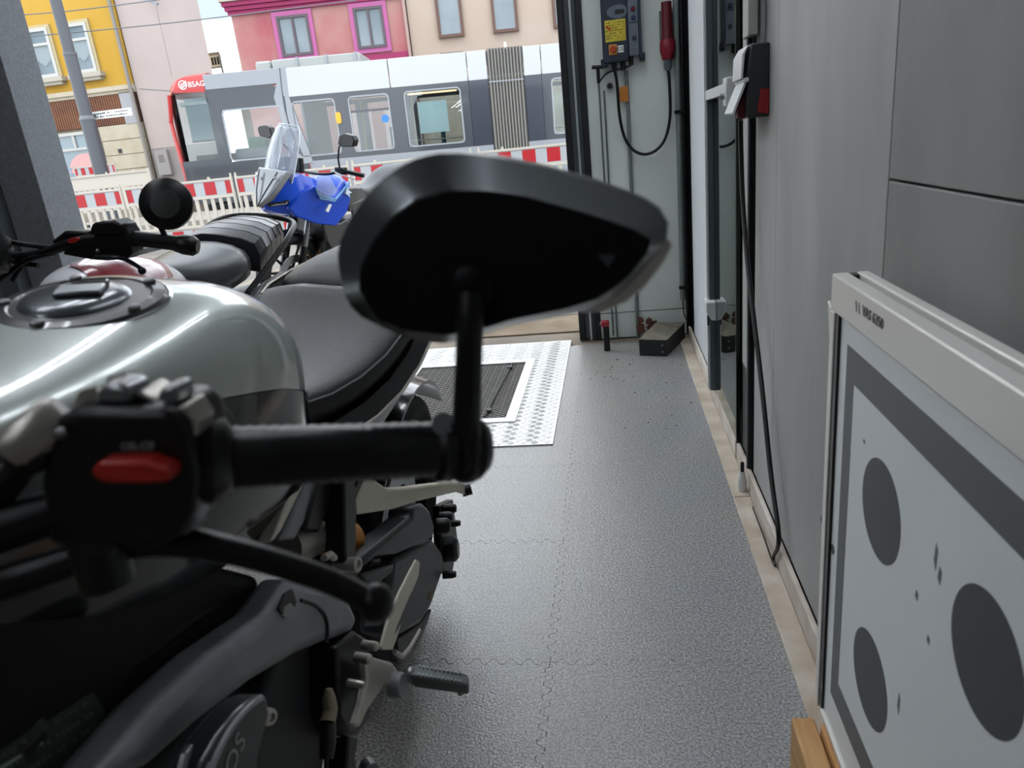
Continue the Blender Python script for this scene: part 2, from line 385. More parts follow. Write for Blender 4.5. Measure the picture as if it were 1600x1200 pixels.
ob('body', MB().lathe([(.012, 0), (.014, .012), (.014, .04), (.009, .05), (.009, .065)], (.352, 2.10, .0045), (0, 0, 1), 12, True), M_white2, gl)
ob('tip', MB().cyl((.352, 2.10, .0695), (.352, 2.10, .1), .006, 10), M_black, gl)

# ------------------------------------------------------------------ devices on the end wall
Yw = 3.99
def W(u, v, y=Yw): return PY(u, v, y)
cx = empty('control_box', (.09, 3.95, 1.45), 'dark blue gate control box with yellow warning sticker on the end wall', 'control box')
M_navy = mat('navy_plastic', '#232b3a', .45); M_grey3 = mat('mid_grey_plastic', '#59616a', .5)
ob('case', MB().box(-.008, .118, 3.915, 3.99, 1.42, 1.85), M_navy, cx, bevel=.006)
pn = ob('button_panel', MB().box(.119, .17, 3.92, 3.99, 1.44, 1.85), M_grey3, cx, bevel=.004)
ob('side_rim', MB().box(.1705, .182, 3.915, 3.99, 1.43, 1.85), M_navy, cx)
for z, m, l in ((1.645, M_dred, 'dark red button'), (1.607, mat('blue_plastic', '#22344f', .4), 'dark blue button'), (1.517, M_navy, 'round dark button')):
    ob('button', MB().lathe([(.0105, 0), (.0105, .006), (.008, .009), (0, .009)], (.146, 3.92, z), (0, -1, 0), 16), m, pn, label=l)
ob('panel_line', MB().box(.123, .166, 3.918, 3.921, 1.585, 1.589), M_navy, pn)
ob('logo_plate', MB().prism([Vector((.078+.058*math.cos(t)*(1 if math.cos(t) < 0 else .7), 3.9145, 1.642+.03*math.sin(t))) for t in [math.pi*2*i/24 for i in range(24)]], (0, .003, 0)), M_grey3, cx)
ob('display_slot', MB().box(.06, .104, 3.912, 3.915, 1.632, 1.65), M_blackpr, cx)
st = ob('warning_sticker', MB().box(.008, .107, 3.9135, 3.9155, 1.512, 1.608), mat('yellow_sticker', '#c9b83a', .5, col2='#b3a22f', vscale=60), cx, label='yellow warning sticker with small print')
random.seed(3)
mbt = MB()
for r in range(7):
    x = .014
    while x < .098:
        ww = random.uniform(.004, .014)
        if random.random() > .25: mbt.box(x, min(x+ww, .102), 3.9128, 3.9138, 1.594-r*.0115, 1.5975-r*.0115)
        x += ww+.004
ob('print', mbt, mat('dark_yellow_print', '#5e5520', .6), st, kind='stuff')
for z, x in ((1.58, .02), (1.57, .03)): ob('pictogram', MB().box(x-.006, x+.006, 3.9126, 3.914, z-.005, z+.005), M_red, st)
sw = ob('isolator_plate', MB().box(.022, .062, 3.908, 3.9155, 1.452, 1.5), mat('orange_plate', '#c08a4a', .5), cx, bevel=.002)
kn = ob('isolator_knob', MB().lathe([(.0165, 0), (.0165, .012), (.013, .018), (0, .018)], (.043, 3.908, 1.476), (0, -1, 0), 18), mat('orange_red_plastic', '#a5421c', .4), sw)
ce = ob('mark_plate', MB().box(.066, .094, 3.9125, 3.9155, 1.46, 1.492), M_white, cx)
text('lettering', 'CE', (.08, 3.912, 1.476), (1, 0, 0), (0, 0, 1), .024, M_blackpr, ce)
for x0, x1, z in ((-.02, .012, 1.405), (.17, .196, 1.415)): ob('mounting_foot', MB().box(x0, x1, 3.93, 3.99, z, z+.035), M_navy, cx, bevel=.003)
for x in (.045, .088): ob('cable_gland', MB().cyl((x, 3.945, 1.38), (x, 3.945, 1.42), .013, 12), M_black, cx)
ob('lower_clip', MB().cyl((.128, 3.945, 1.40), (.128, 3.945, 1.44), .011, 10), M_black, cx)
rp = empty('red_plug', (.31, 3.95, 1.45), 'red industrial plug in its socket hanging on the end wall', 'plug')
ob('socket_plate', MB().box(.272, .33, 3.975, 3.99, 1.5, 1.63), mat('socket_grey', '#5d6461', .5), rp, bevel=.003)
ob('socket_body', MB().lathe([(.0, 1.66), (.025, 1.66), (.026, 1.60), (.027, 1.51), (.03, 1.49), (0, 1.49)], (.305, 3.943, 0), (0, 0, 1), 18), M_dred, rp)
ob('plug_ring', MB().lathe([(.0, 1.495), (.034, 1.495), (.038, 1.475), (.038, 1.445), (.03, 1.42), (.026, 1.405), (0, 1.405)], (.305, 3.943, 0), (0, 0, 1), 20), mat('plug_red', '#7c1a28', .4), rp)
ob('plug_tail', MB().lathe([(.02, 1.41), (.02, 1.37), (.012, 1.355), (0, 1.355)], (.305, 3.943, 0), (0, 0, 1), 14), M_grey3, rp)
pts = [W(u, v, 3.945) for u, v in ((962, 96), (964, 130), (968, 180), (976, 215), (990, 235), (1008, 241), (1026, 234), (1040, 215), (1047, 180), (1046, 130), (1043, 95))]
pts[0] = Vector((.045, 3.945, 1.385)); pts[-1] = Vector((.305, 3.943, 1.36))
tag(ob('cable', MB().tube(pts, .0075, 10, smooth=6), M_black), 'thick black cable hanging in a U loop between control box and red plug', 'cable')
tp = empty('cable_tag', W(970, 145, 3.94), 'small orange tag on the black cable under the control box', 'tag')
a = W(975, 147, 3.958)
ob('tag_sheet', MB().box(a.x-.022, a.x+.02, 3.9555, 3.9575, a.z-.036, a.z+.036), mat('orange_tag', '#b5702a', .5), tp)
a = Vector((.108, 0, 0))
tag(ob('conduit', MB().cyl((.103, 3.975, 0.0), (.103, 3.975, 1.38), .0095, 12), mat('conduit_grey', '#6b7370', .45)), 'thin grey conduit pipe running down the end wall under the control box', 'pipe')
hn = empty('pull_handle', (-.04, 3.96, 1.38), 'black T shaped pull handle on a thin rod at the left of the end wall', 'handle')
ob('grip', MB().cyl((-.066, 3.96, 1.412), (-.008, 3.96, 1.408), .009, 12), M_black, hn)
ob('stem', MB().cyl((-.036, 3.96, 1.41), (-.036, 3.96, 1.335), .009, 12), M_black, hn)
ob('rod', MB().cyl((-.034, 3.975, .02), (-.036, 3.965, 1.335), .005, 8), mat('rod_grey', '#596160', .4), hn)
tag(ob('conduit', MB().cyl((-.012, 3.98, .0), (-.012, 3.98, 1.3), .0045, 8), MATS['rod_grey']), 'second thin rod on the end wall beside the T handle', 'pipe')
kb2 = empty('rotary_knob', (.018, 3.95, 1.32), 'small black knob hanging on a thin cable below the control box', 'knob')
ob('knob', MB().lathe([(0, 0), (.014, 0), (.0165, .012), (.012, .03), (0, .032)], (.018, 3.985, 1.318), (0, -1, 0), 12), M_black, kb2)
tag(ob('cable', MB().tube([Vector((-.028, 3.952, 1.345)), Vector((.005, 3.948, 1.375)), Vector((.05, 3.935, 1.385)), Vector((.1, 3.945, 1.392)), Vector((.128, 3.945, 1.4))], .004, 6, smooth=4), M_black), 'thin black cable strung from the T handle to the control box', 'cable')
gp = empty('wall_pipe', (.355, 3.96, 0), 'grey vertical pipe with black clamp in the corner of the end wall', 'pipe')
ob('pipe', MB().cyl((.35, 3.962, .20), (.35, 3.962, 3.05), .014, 12), mat('pipe_grey', '#76807d', .4), gp)
ob('pipe', MB().cyl((.376, 3.972, .02), (.376, 3.972, 3.05), .009, 12), M_dark, gp)
for z in (1.16, .27): ob('clamp', MB().box(.33, .384, 3.94, 3.955, z-.008, z+.008), M_black, gp)
ob('wire', MB().tube([Vector((.35, 3.962, .2)), Vector((.352, 3.955, .13)), Vector((.366, 3.95, .09)), Vector((.378, 3.96, .07))], .003, 6, smooth=4), M_black, gp)

# ------------------------------------------------------------------ things on the floor by the door
pk = empty('padlock_post', (-.07, 3.75, 0), 'short black bollard with a red clamp on the floor by the door post', 'bollard')
ob('post', MB().box(-.084, -.052, 3.735, 3.765, 0, .13), M_black, pk, bevel=.003)
ob('clamp', MB().box(-.094, -.05, 3.733, 3.767, .131, .165), mat('red_enamel', '#8f2230', .4), pk, bevel=.008)
ob('pin', MB().cyl((-.09, 3.75, .15), (-.1, 3.75, .15), .008), M_steel, pk)
bk = empty('ramp_block', (.2, 3.75, 0), 'dark wedge shaped ramp block on the floor in the corner by the end wall', 'block')
q = [Vector(p) for p in ((.095, 3.62, 0), (.232, 3.575, 0), (.352, 3.90, 0), (.205, 3.945, 0))]
t_ = [p+Vector((0, 0, .085)) for p in q]
ob('body', MB().loft([q, t_]), mat('dark_rubber_block', '#1c1d1e', .7, var=.2, vscale=30), bk, bevel=.004, smooth=0)
ob('top_face', MB().loft([[p+Vector((0, 0, .0855)) for p in q], [p+Vector((0, 0, .088)) for p in q]]), mat('dusty_top', '#6d675d', .8, col2='#85806f', vscale=20), bk, smooth=0)
for z in (.025, .06): ob('screw', MB().cyl((.21, 3.582, z), (.209, 3.577, z), .005), M_steel, bk)
random.seed(11)
lv = MB(); c0 = W(1012, 512, 3.97); c0.z = 0
for i in range(9):
    a = random.uniform(0, 6.28); c1 = Vector((.15+random.uniform(-.06, .06), 3.965+random.uniform(-.015, .012), .006+i*.012))
    lv.prism([c1+Vector((.03*math.cos(a+k*1.26)*random.uniform(.5, 1), .006*math.sin(k*2.1), .02*math.sin(a+k*1.26))) for k in range(5)], (0, .002, 0))
tag(ob('dry_leaves', lv, mat('dry_leaf', '#5e3a2c', .8, var=.3, vscale=30)), 'small heap of brown dry leaves behind the ramp block', 'leaves', kind='stuff')
random.seed(5)
gr = MB()
for i in range(60):
    x, y = random.choice([(random.uniform(-.15, .06), random.uniform(3.2, 3.7)), (random.uniform(-.05, .3), random.uniform(2.6, 3.5))])
    r = random.uniform(.001, .0035); gr.ball((x, y, r*.5), (r*1.4, r, r*.6), 6, 3)
tag(ob('grit', gr, mat('grit', '#3c342b', .9)), 'scattered grit and small stones on the floor near the door', 'grit', kind='stuff')

# ------------------------------------------------------------------ tread plate with grate
M_tread = mat('tread_plate_aluminium', '#d9d9d6', .3, metal=.55, var=.04, vscale=6)
pt = empty('tread_plate', (-.7, 3.25, 0), 'bright aluminium tread plate lying on the floor inside the doorway', 'floor plate')
x0, x1, y0, y1 = -1.35, -.272, 2.523, 3.985
gx0, gx1, gy0, gy1 = -1.05, -.49, 2.81, 3.60
pm = MB().box(gx1, x1, y0, y1, .0005, .005).box(x0, gx0, y0, y1, .0005, .005).box(gx0, gx1, y0, gy0, .0005, .005).box(gx0, gx1, gy1, y1, .0005, .005)
ob('plate', pm, M_tread, pt, smooth=0)
tr = MB(); st_ = .047; row = 0; y = y0+.02
while y < y1-.01:
    x = x0+.02+(row % 2)*st_/2; col = row % 2
    while x < x1-.015:
        if not (gx0-.05 < x < gx1+.05 and gy0-.05 < y < gy1+.05):
            sgn = 1 if col % 2 else -1; ca, sa = math.cos(sgn*.6), math.sin(sgn*.6)
            for d in (-.0095, 0, .0095):
                L_, w_ = .0165, .0022
                f = lambda a, b, z: (x+a*ca-(b+d)*sa, y+a*sa+(b+d)*ca, z)
                tr.add([f(-L_, 0, .005), f(0, -w_, .005), f(L_, 0, .005), f(0, w_, .005), f(-L_*.55, 0, .0068), f(L_*.55, 0, .0068)],
                       [(0, 1, 5, 4), (1, 2, 5), (2, 3, 4, 5), (3, 0, 4)])
        x += st_; col += 1
    y += st_*.5; row += 1
ob('tread', tr, mat('tread_bars', '#f0f0ee', .22, metal=.6), pt, kind='stuff', smooth=0)
gf = ob('grate_frame', MB().box(gx0-.045, gx0, gy0-.045, gy1+.045, .005, .009).box(gx1, gx1+.045, gy0-.045, gy1+.045, .005, .009).box(gx0, gx1, gy0-.045, gy0, .005, .009).box(gx0, gx1, gy1, gy1+.045, .005, .009),
        mat('frame_aluminium', '#e4e5e4', .3, metal=.4), pt, smooth=0)
ob('grate_pit', MB().box(gx0, gx1, gy0, gy1, .0002, .0008), mat('pit_grey', '#a9a6a0', .5, metal=.3), pt)
me_ = MB()
nx = 15; dy = .026
yy = gy0+.012
while yy < gy1-.01:
    ps = [Vector((gx0+(gx1-gx0)*i/(nx*2), yy+(dy*.45 if (i % 2) else 0), .004)) for i in range(nx*2+1)]
    me_.tube(ps, .0016, 4); me_.tube([Vector((p.x, 2*yy+dy-p.y, p.z)) for p in ps], .0016, 4); yy += dy
ob('grate_mesh', me_, mat('grate_steel', '#5b5956', .5, metal=.4), pt, kind='stuff', smooth=0)
ob('lift_bar', MB().cyl((-.585, 2.83, .0105), (-.56, 3.585, .0105), .004, 8), mat('bar_steel', '#4a4a4a', .5, metal=.5), pt)
for y in (2.9, 3.51): ob('bar_clip', MB().obox((-.575 if y < 3 else -.562, y, .012), (.022, .03, .01)), MATS['bar_steel'], pt)

# ------------------------------------------------------------------ measuring board leaning on the right
BX = .303
bd = empty('target_board', (BX+.01, .7, .1), 'white framed wheel alignment target board with dark dots standing at the right wall', 'board')
M_bfr = mat('board_frame_paint', '#e2e1db', .38, metal=.2, var=.02, vscale=3)
M_bface = mat('board_face', '#e6eded', .5, col2='#ecf2f2', vscale=2)
M_bdark = mat('board_dark_print', '#5f6265', .5, var=.05, vscale=2)
M_dot = mat('board_dot_print', '#434649', .5)
bz0, bz1, by0, by1 = .129, .879, .1, 1.076
ob('top_rail', MB().box(BX, BX+.022, by0, by1, .826, bz1), M_bfr, bd, bevel=.0025)
ob('rear_rail', MB().box(BX+.032, BX+.048, by0, by1-.004, .835, bz1+.001), M_bfr, bd, bevel=.0025)
ob('rail_groove', MB().box(BX+.0222, BX+.0318, by0, by1-.02, .835, .869), mat('groove_grey', '#8d8d88', .4), bd)
ob('end_cap', MB().box(BX+.0222, BX+.0318, by1-.0195, by1-.002, .84, .878), M_black, bd)
ob('side_rail', MB().box(BX, BX+.04, by1-.018, by1, bz0, .825), M_bfr, bd, bevel=.0015)
ob('rail_groove', MB().box(BX+.002, BX+.03, by1-.0335, by1-.0185, bz0+.01, .825), M_black, bd, label='black groove beside the side rail')
ob('bottom_rail', MB().box(BX, BX+.04, by0, by1-.034, bz0, bz0+.012), M_bfr, bd, bevel=.0015)
fc = ob('face', MB().box(BX+.006, BX+.03, by0, by1-.034, bz0+.0125, .8255), M_bface, bd)
# printed border and dots (flat print, one thin sheet each)
def BF(u, v): p = PX(u, v, BX+.0055); return p
b_out_y, b_in_y = BF(1322, 620).y, BF(1340, 640).y
def plane_sheet(name, pts, m, lab=None): return ob(name, MB().prism(pts, (.0004, 0, 0)), m, fc, label=lab, smooth=0)
oz1 = BF(1322, 536).z; iz1 = BF(1333, 600).z
oy = BF(1320, 620).y; iy = BF(1331, 650).y
oz0 = BF(1297, 1080).z; iz0 = BF(1312, 1075).z
X5 = BX+.0055
plane_sheet('print_border', [(X5, oy, oz1), (X5, by0, oz1), (X5, by0, iz1), (X5, iy, iz1)], M_bdark, 'dark grey printed border, top')
plane_sheet('print_border', [(X5, oy, oz1), (X5, iy, iz1), (X5, iy, iz0), (X5, oy, oz0)], M_bdark, 'dark grey printed border, side')
plane_sheet('print_border', [(X5, oy, oz0), (X5, iy, iz0), (X5, by0, iz0), (X5, by0, oz0)], M_bdark, 'dark grey printed border, bottom')
for cu, cv, top, bot, le, ri in ((1375, 798, (1366, 703), (1385, 895), (1344, 770), (1407, 830)), (1358, 1060, (1345, 965), (1373, 1153), (1331, 1030), (1387, 1092)), (1538, 1030, (1518, 892), (1562, 1168), (1478, 980), (1599, 1085))):
    c = BF(cu, cv); rz = ry = .066
    plane_sheet('printed_dot', [(X5, c.y+ry*math.cos(t), c.z+rz*math.sin(t)) for t in [math.tau*i/48 for i in range(48)]], M_dot)
a, b = BF(1345, 482), BF(1370, 502)
text('lettering', 'VAS 6350', (BX-.0006, PX(1362, 495, BX).y-.004, PX(1362, 495, BX).z), (0, -1, 0), (0, 0, 1), .0185, mat('grey_print', '#5f605d', .5), MATS and bd)
lg = PX(1340, 480, BX)
for d in (-.008, .004): ob('logo_stroke', MB().prism([(BX-.0006, lg.y-d, lg.z+.007), (BX-.0006, lg.y-d-.003, lg.z+.007), (BX-.0006, lg.y-d-.007, lg.z-.007), (BX-.0006, lg.y-d-.004, lg.z-.007)], (.0004, 0, 0)), MATS['grey_print'], bd)
ob('side_bracket', MB().prism([(BX+.012, 1.078, .805), (BX+.012, 1.135, .825), (BX+.012, 1.079, .645)], (.03, 0, 0)), M_bfr, bd, bevel=.001)
ob('rear_handle', MB().tube([Vector((BX+.05, 1.08, .56)), Vector((BX+.05, 1.097, .56)), Vector((BX+.05, 1.097, .40)), Vector((BX+.05, 1.08, .40))], .006, 8), M_black, bd)
ob('side_knob', MB().cyl((BX+.016, 1.0765, .472), (BX+.016, 1.095, .472), .013, 16), M_black, bd)
ob('rail_hole', MB().cyl((BX+.0053, by1-.043, .455), (BX+.0062, by1-.043, .455), .008, 16), M_black, fc)
for k in range(6):
    u, v, l = ((1462, 870, .03), (1468, 900, .02), (1404, 1100, .03), (1450, 1000, .01), (1432, 930, .012), (1350, 690, .006))[k]
    c = BF(u, v); plane_sheet('scuff', [(X5, c.y+.002, c.z+l/2), (X5, c.y-.003, c.z+l*.3), (X5, c.y-.002, c.z-l/2), (X5, c.y+.004, c.z-l*.2)], mat('scuff', '#6f7779', .6))
# wooden props under the board
M_wood = mat('raw_pine', '#b98a55', .7, col2='#d2a873', vscale=6, stretch=(8, 1, 8), bump=.15, bscale=40)
o = ob('wood_block', MB().box(.257, .295, .55, 1.045, .0005, .118), M_wood, None, 'pale pine plank propped on edge under the target board, outer one', 'wood', 'pine planks under the board', bevel=.004)
o = ob('wood_block', MB().box(.2975, .3175, .3, 1.02, .0005, .1285), M_wood, None, 'thin pine plank right under the target board frame, inner one', 'wood', 'pine planks under the board', bevel=.003)

# ================================================================== THE STREET
M_pav = mat('paving_stone', '#a89c8a', .85, col2='#bdb2a2', vscale=5, bump=.2, bscale=80)
M_street = mat('street_surface', '#8f8a82', .9, col2='#a39d94', vscale=1.5, bump=.2, bscale=30)
gd_ = ob('ground', MB().box(-40, 30, 4.2, 60, -.3, -.012), M_street, kind='structure')
ap = ob('threshold', MB().box(-3.6, .3, 4.2, 4.62, -.0115, .0), mat('threshold_concrete', '#9c8468', .85, col2='#b39d82', vscale=6, bump=.2, bscale=60), gd_)
pv0 = None
for i in range(14):
    for k in range(17):
        x, y = -3.8+i*.3, 4.64+k*.3
        if pv0 is None:
            pv0 = ob('paver', MB().box(x, x+.292, y, y+.292, -.0115, 0), M_pav, gd_, smooth=0); pvb = Vector((x, y, 0))
        else:
            p = link(pv0.copy()); p.parent = gd_; p.location = Vector((x, y, random.uniform(-.002, .002)))-pvb
ob('platform', MB().box(-30, 20, 13.2, 16.2, -.012, .28), mat('platform_concrete', '#b7b0a5', .85, var=.05, vscale=2), kind='structure')

# ------------------------------------------------------------------ red and white construction barriers
M_barw = mat('barrier_white', '#f0e6d8', .5); M_barr = mat('barrier_red', '#d8202c', .45); M_barg = mat('barrier_sheet_white', '#d3d7dc', .4)
BW = 1.84
def barrier(x, y, label):
    r = empty('barrier', (x, y, 0), label, 'barrier', 'red and white barriers in the front row')
    def B(n, *a, m=M_barw, par=r, **k): return ob(n, MB().box(x+a[0], x+a[1], y+a[2], y+a[3], a[4], a[5]), m, par, **k)
    B('top_rail', .03, BW-.03, -.02, .02, .985, 1.015); B('middle_rail', .03, BW-.03, -.02, .02, .725, .765); B('bottom_rail', .03, BW-.03, -.02, .02, .30, .34)
    sh = B('board', .03, BW-.03, -.008, .008, .7655, .9845, m=M_barg)
    p = 1.776/5
    for k in range(6):
        c = .032+p*k; a, b = max(.032, c-.095), min(BW-.032, c+.095)
        B('red_stripe', a, b, -.011, -.0085, .78, .972, m=M_barr, par=sh)
    for k in range(13): B('picket', .03+.134*k+.05, .03+.134*k+.105, -.012, .012, .3405, .7245)
    lo = B('lower_board', .03, BW-.03, -.008, .008, .14, .28, m=M_barg)
    for k in range(6):
        c = .032+p*k; a, b = max(.032, c-.095), min(BW-.032, c+.095)
        B('red_stripe', a, b, -.011, -.0085, .15, .27, m=M_barr, par=lo)
    for a in (0, BW-.03):
        B('post', a, a+.03, -.02, .02, .06, 1.03); B('post_knob', a+.004, a+.026, -.012, .012, 1.03, 1.075)
    for a in (.35, BW-.4): B('knob', a, a+.03, -.012, .012, 1.015, 1.05)
    for a in (-.0, BW-.18): B('foot', a, a+.18, -.3, .3, -.012, .06, m=mat('barrier_foot', '#3a3a3c', .8))
    return r
bx = [PY(u, 290, 11).x for u in (192, 388, 584, 780)]
X0 = bx[0]
names = ['red and white barrier in the front row, leftmost, ending beside the dark pillar', 'red and white barrier in the front row behind the round bar end mirror',
         'red and white barrier in the front row behind the blue motorcycle', 'red and white barrier in the front row hidden behind the large black mirror', 'red and white barrier in the front row, rightmost, beside the door post']
b0 = barrier(X0-1.89, 11, names[0])
for k in range(1, 5):
    b = copy_tree(b0); b.location = (X0+1.89*(k-1)+(.06 if k == 4 else 0), 11, 0); b['label'] = names[k]
    if k == 4: b.location.y = 10.9
# white fence units on the platform (backs of the second row)
def back_barrier(x, y, z, label):
    r = empty('white_barrier', (x, y, z), label, 'barrier', 'plain white barriers on the platform')
    def B(n, *a, m=M_barw, **k): return ob(n, MB().box(x+a[0], x+a[1], y+a[2], y+a[3], z+a[4], z+a[5]), m, r, **k)
    B('top_rail', .03, BW-.03, -.02, .02, .985, 1.015); B('board', .03, BW-.03, .0, .02, .78, .984)
    B('middle_rail', .03, BW-.03, -.02, .02, .74, .7795); B('bottom_rail', .03, BW-.03, -.02, .02, .30, .34)
    for k in range(13): B('picket', .03+.134*k+.04, .03+.134*k+.11, -.012, .012, .3405, .7395)
    for a in (0, BW-.03): B('post', a, a+.03, -.02, .02, .05, 1.05)
    for a in (-.04, BW-.14): B('foot', a, a+.18, -.25, .25, 0, .05, m=MATS['barrier_foot'])
    for a in (.3, .9, 1.5): B('knob', a, a+.03, -.012, .012, 1.015, 1.05)
    return r
wl = ['plain white barrier on the platform, left one, below the shop window', 'plain white barrier on the platform at the foot of the grey pole']
xb = PY(-30, 280, 14).x
w0 = back_barrier(xb, 14, .28, wl[0])
for k in range(1, 2):
    b = copy_tree(w0); b.location = (xb+1.9*k, 14.0, .28); b['label'] = wl[k]
f0 = copy_tree(b0); p = PY(119, 276, 20.5); f0.location = (p.x, 20.5, p.z-.76); f0.scale = (.72, 1, 1)
f0['label'] = 'small far red and white barrier in front of the shop window'; f0['group'] = 'far barriers by the shop'
ob('walkway', MB().box(-30, -13, 19.6, 23.9, -.012, p.z-.78), M_pav, kind='structure')

# ------------------------------------------------------------------ street pole, sign and overhead wires
ppx = PY(160, 275, 16.8)
po = empty('street_pole', (ppx.x, 16.8, .0), 'tall grey stepped tram pole in front of the yellow house', 'pole')
M_pole = mat('pole_grey', '#6a6d74', .5)
ob('lower_tube', MB().cyl((ppx.x, 16.8, -.012), (ppx.x, 16.8, 2.55), .165, 20), M_pole, po)
ob('collar', MB().lathe([(.165, 2.55), (.172, 2.56), (.172, 2.60), (.14, 2.66)], (ppx.x, 16.8, 0), (0, 0, 1), 20), mat('pole_collar', '#888b91', .45), po)
ob('middle_tube', MB().cyl((ppx.x, 16.8, 2.6), (ppx.x, 16.8, 4.0), .14, 20), M_pole, po)
ob('upper_tube', MB().cyl((ppx.x, 16.8, 4.0), (ppx.x, 16.8, 9), .125, 20), M_pole, po)
ob('band', MB().cyl((ppx.x, 16.8, 3.97), (ppx.x, 16.8, 4.03), .148, 20), mat('pole_band', '#54575d', .5), po)
sg = empty('direction_sign', PY(168, 180, 17.15), 'narrow white two line direction sign behind the grey pole', 'sign')
a, b = PY(130, 183, 17.1), PY(206, 174, 17.1)
ob('plate', MB().box(a.x, b.x, 17.08, 17.1, b.z-.085, b.z+.085), M_white, sg)
random.seed(9)
for part, n in ((MB(), 0),):
    for z in (b.z+.035, b.z-.035):
        x = a.x+.06
        while x < b.x-.08:
            w_ = random.uniform(.02, .045); part.box(x, x+w_, 17.077, 17.0795, z-.016, z+random.uniform(.006, .02)); x += w_+random.choice((.012, .012, .012, .05))
    ob('print', part, M_blackpr, sg, kind='stuff')
ob('arm', MB().box(ppx.x-.05, ppx.x+.05, 16.97, 17.08, b.z-.03, b.z+.03), M_pole, sg)
M_wire = mat('wire', '#55585c', .5)
for lab, l, r, yy in (('upper overhead wire crossing the yellow facade', (-60, 29), (260, -2), 17.5), ('overhead wire crossing between the house windows', (-60, 66), (560, 0), 17.2)):
    a, b = PY(*l, yy), PY(*r, yy); mid = (a+b)/2-Vector((0, 0, .06))
    tag(ob('overhead_wire', MB().tube([a, mid, b], .012, 6, smooth=8), M_wire), lab, 'wire')
tag(ob('overhead_wire', MB().tube([PY(218, 139, 23.5), PY(262, 142, 23.3), PY(330, 150, 23)], .014, 6), M_wire), 'short dark wire fixed to the pale pink wall behind the tram nose', 'wire')

# ------------------------------------------------------------------ houses
M_pane = mat('house_pane', '#6f8490', .06, spec=.9, col2='#8fa0aa', vscale=.7)
M_wfr = mat('window_frame_white', '#e6e4df', .5)
def house_window(h, x0, x1, z0, z1, y, m, pane=M_pane, fr=.09, mull=(), trans=(), xf=None, sill=None, surround=None, curtain=False, dep=.1, name='window'):
    f = MB(xf)
    f.box(x0, x0+fr, y-dep, y, z0, z1).box(x1-fr, x1, y-dep, y, z0, z1).box(x0+fr, x1-fr, y-dep, y, z0, z0+fr).box(x0+fr, x1-fr, y-dep, y, z1-fr, z1)
    for t in mull: f.box(t-fr*.45, t+fr*.45, y-dep*.9, y, z0+fr, z1-fr)
    for t in trans: f.box(x0+fr, x1-fr, y-dep*.9, y, t-fr*.4, t+fr*.4)
    o = ob(name, f, m, h, smooth=0)
    ob('pane', MB(xf).box(x0+fr, x1-fr, y-.035, y-.005, z0+fr, z1-fr), pane, o, smooth=0)
    if curtain:
        c = MB(xf); n = 24; top = z1-fr-.02 if not trans else trans[0]-fr*.4
        a = x0+fr+.02; b = x1-fr-.02
        up = [Vector((a+(b-a)*i/n, y-.045+.008*math.sin(i*2.2), top)) for i in range(n+1)]
        lo = [Vector((a+(b-a)*i/n, y-.045+.008*math.sin(i*2.2), top-.42-.22*(1-abs(2*i/n-1))*(1 if i % 3 else .8)-.05*math.sin(i*1.7))) for i in range(n+1)]
        c.loft([up, lo, [p+Vector((0, .006, 0)) for p in lo], [p+Vector((0, .006, 0)) for p in up]], cap=False, loop=False)
        ob('curtain', c, mat('lace_curtain', '#b9c6cc', .8), o, smooth=0)
    if surround:
        t, sm = surround; s = MB(xf)
        s.box(x0-t, x0, y-.07, y, z0-t, z1+t).box(x1, x1+t, y-.07, y, z0-t, z1+t).box(x0, x1, y-.07, y, z1, z1+t).box(x0, x1, y-.07, y, z0-t, z0)
        ob('window_surround', s, sm, h, smooth=0)
    if sill:
        ob('window_sill', MB(xf).box(x0-.2, x1+.2, y-.26, y, z0-.16, z0-.02).box(x0-.12, x1+.12, y-.2, y, z0-.26, z0-.165), sill, h, smooth=0)
    return o
HY = 24.0
# yellow house
yh = empty('yellow_house', (-18, HY, 0), 'yellow house with brown ribbed fascia and cream stone ground floor', 'house')
M_yel = mat('yellow_render', '#e3b13c', .85, col2='#edbd4d', vscale=.8, stretch=(1, 1, .4), bump=.1, bscale=20)
M_cream = mat('cream_stone', '#ddcfb4', .85, col2='#e8dcc6', vscale=3)
M_mort = mat('joint_grey', '#a39680', .9)
ob('upper_wall', MB().box(-26, -15.33, HY, HY+4, 4.12, 9.5), M_yel, yh)
ob('cornice', MB().box(-26, -15.3, HY-.14, HY+.05, 3.98, 4.118).box(-26, -15.3, HY-.08, HY+.05, 3.88, 3.979), M_cream, yh, smooth=0)
fs = ob('fascia_backing', MB().box(-26, -15.335, HY-.02, HY+.1, 2.95, 3.878), mat('fascia_dark', '#5d3826', .7), yh)
slat = MB(); x = -21.2
while x < -15.92:
    slat.box(x, x+.062, HY-.06, HY-.021, 2.955, 3.87); x += .085
ob('fascia_slats', slat, mat('brown_slats', '#7d4a30', .6, col2='#a3683f', vscale=1.2, stretch=(.5, 1, 1.2), lo=.4, hi=.7), yh, kind='stuff', smooth=0)
ob('corner_board', MB().box(-15.89, -15.42, HY-.08, HY+.1, 2.93, 3.9), mat('pale_board', '#c3c2c8', .6), yh)
ob('lower_wall', MB().box(-26, -15.33, HY, HY+4, -.012, 2.945), M_mort, yh)
random.seed(4)
for r in range(6):                                # ground-floor stone courses
    z0 = .1+r*.475; xs = [-26, -23, -20.6, -18.95] if r % 2 else [-26, -24, -21.6, -18.95]
    xs2 = [-16.95, -15.35]
    for seq in (xs, xs2):
        for a, b in zip(seq, seq[1:]):
            ob('stone_block', MB().box(a+.012, b-.012, HY-.05-random.uniform(0, .015), HY, z0, z0+.455), M_cream, yh, smooth=0)
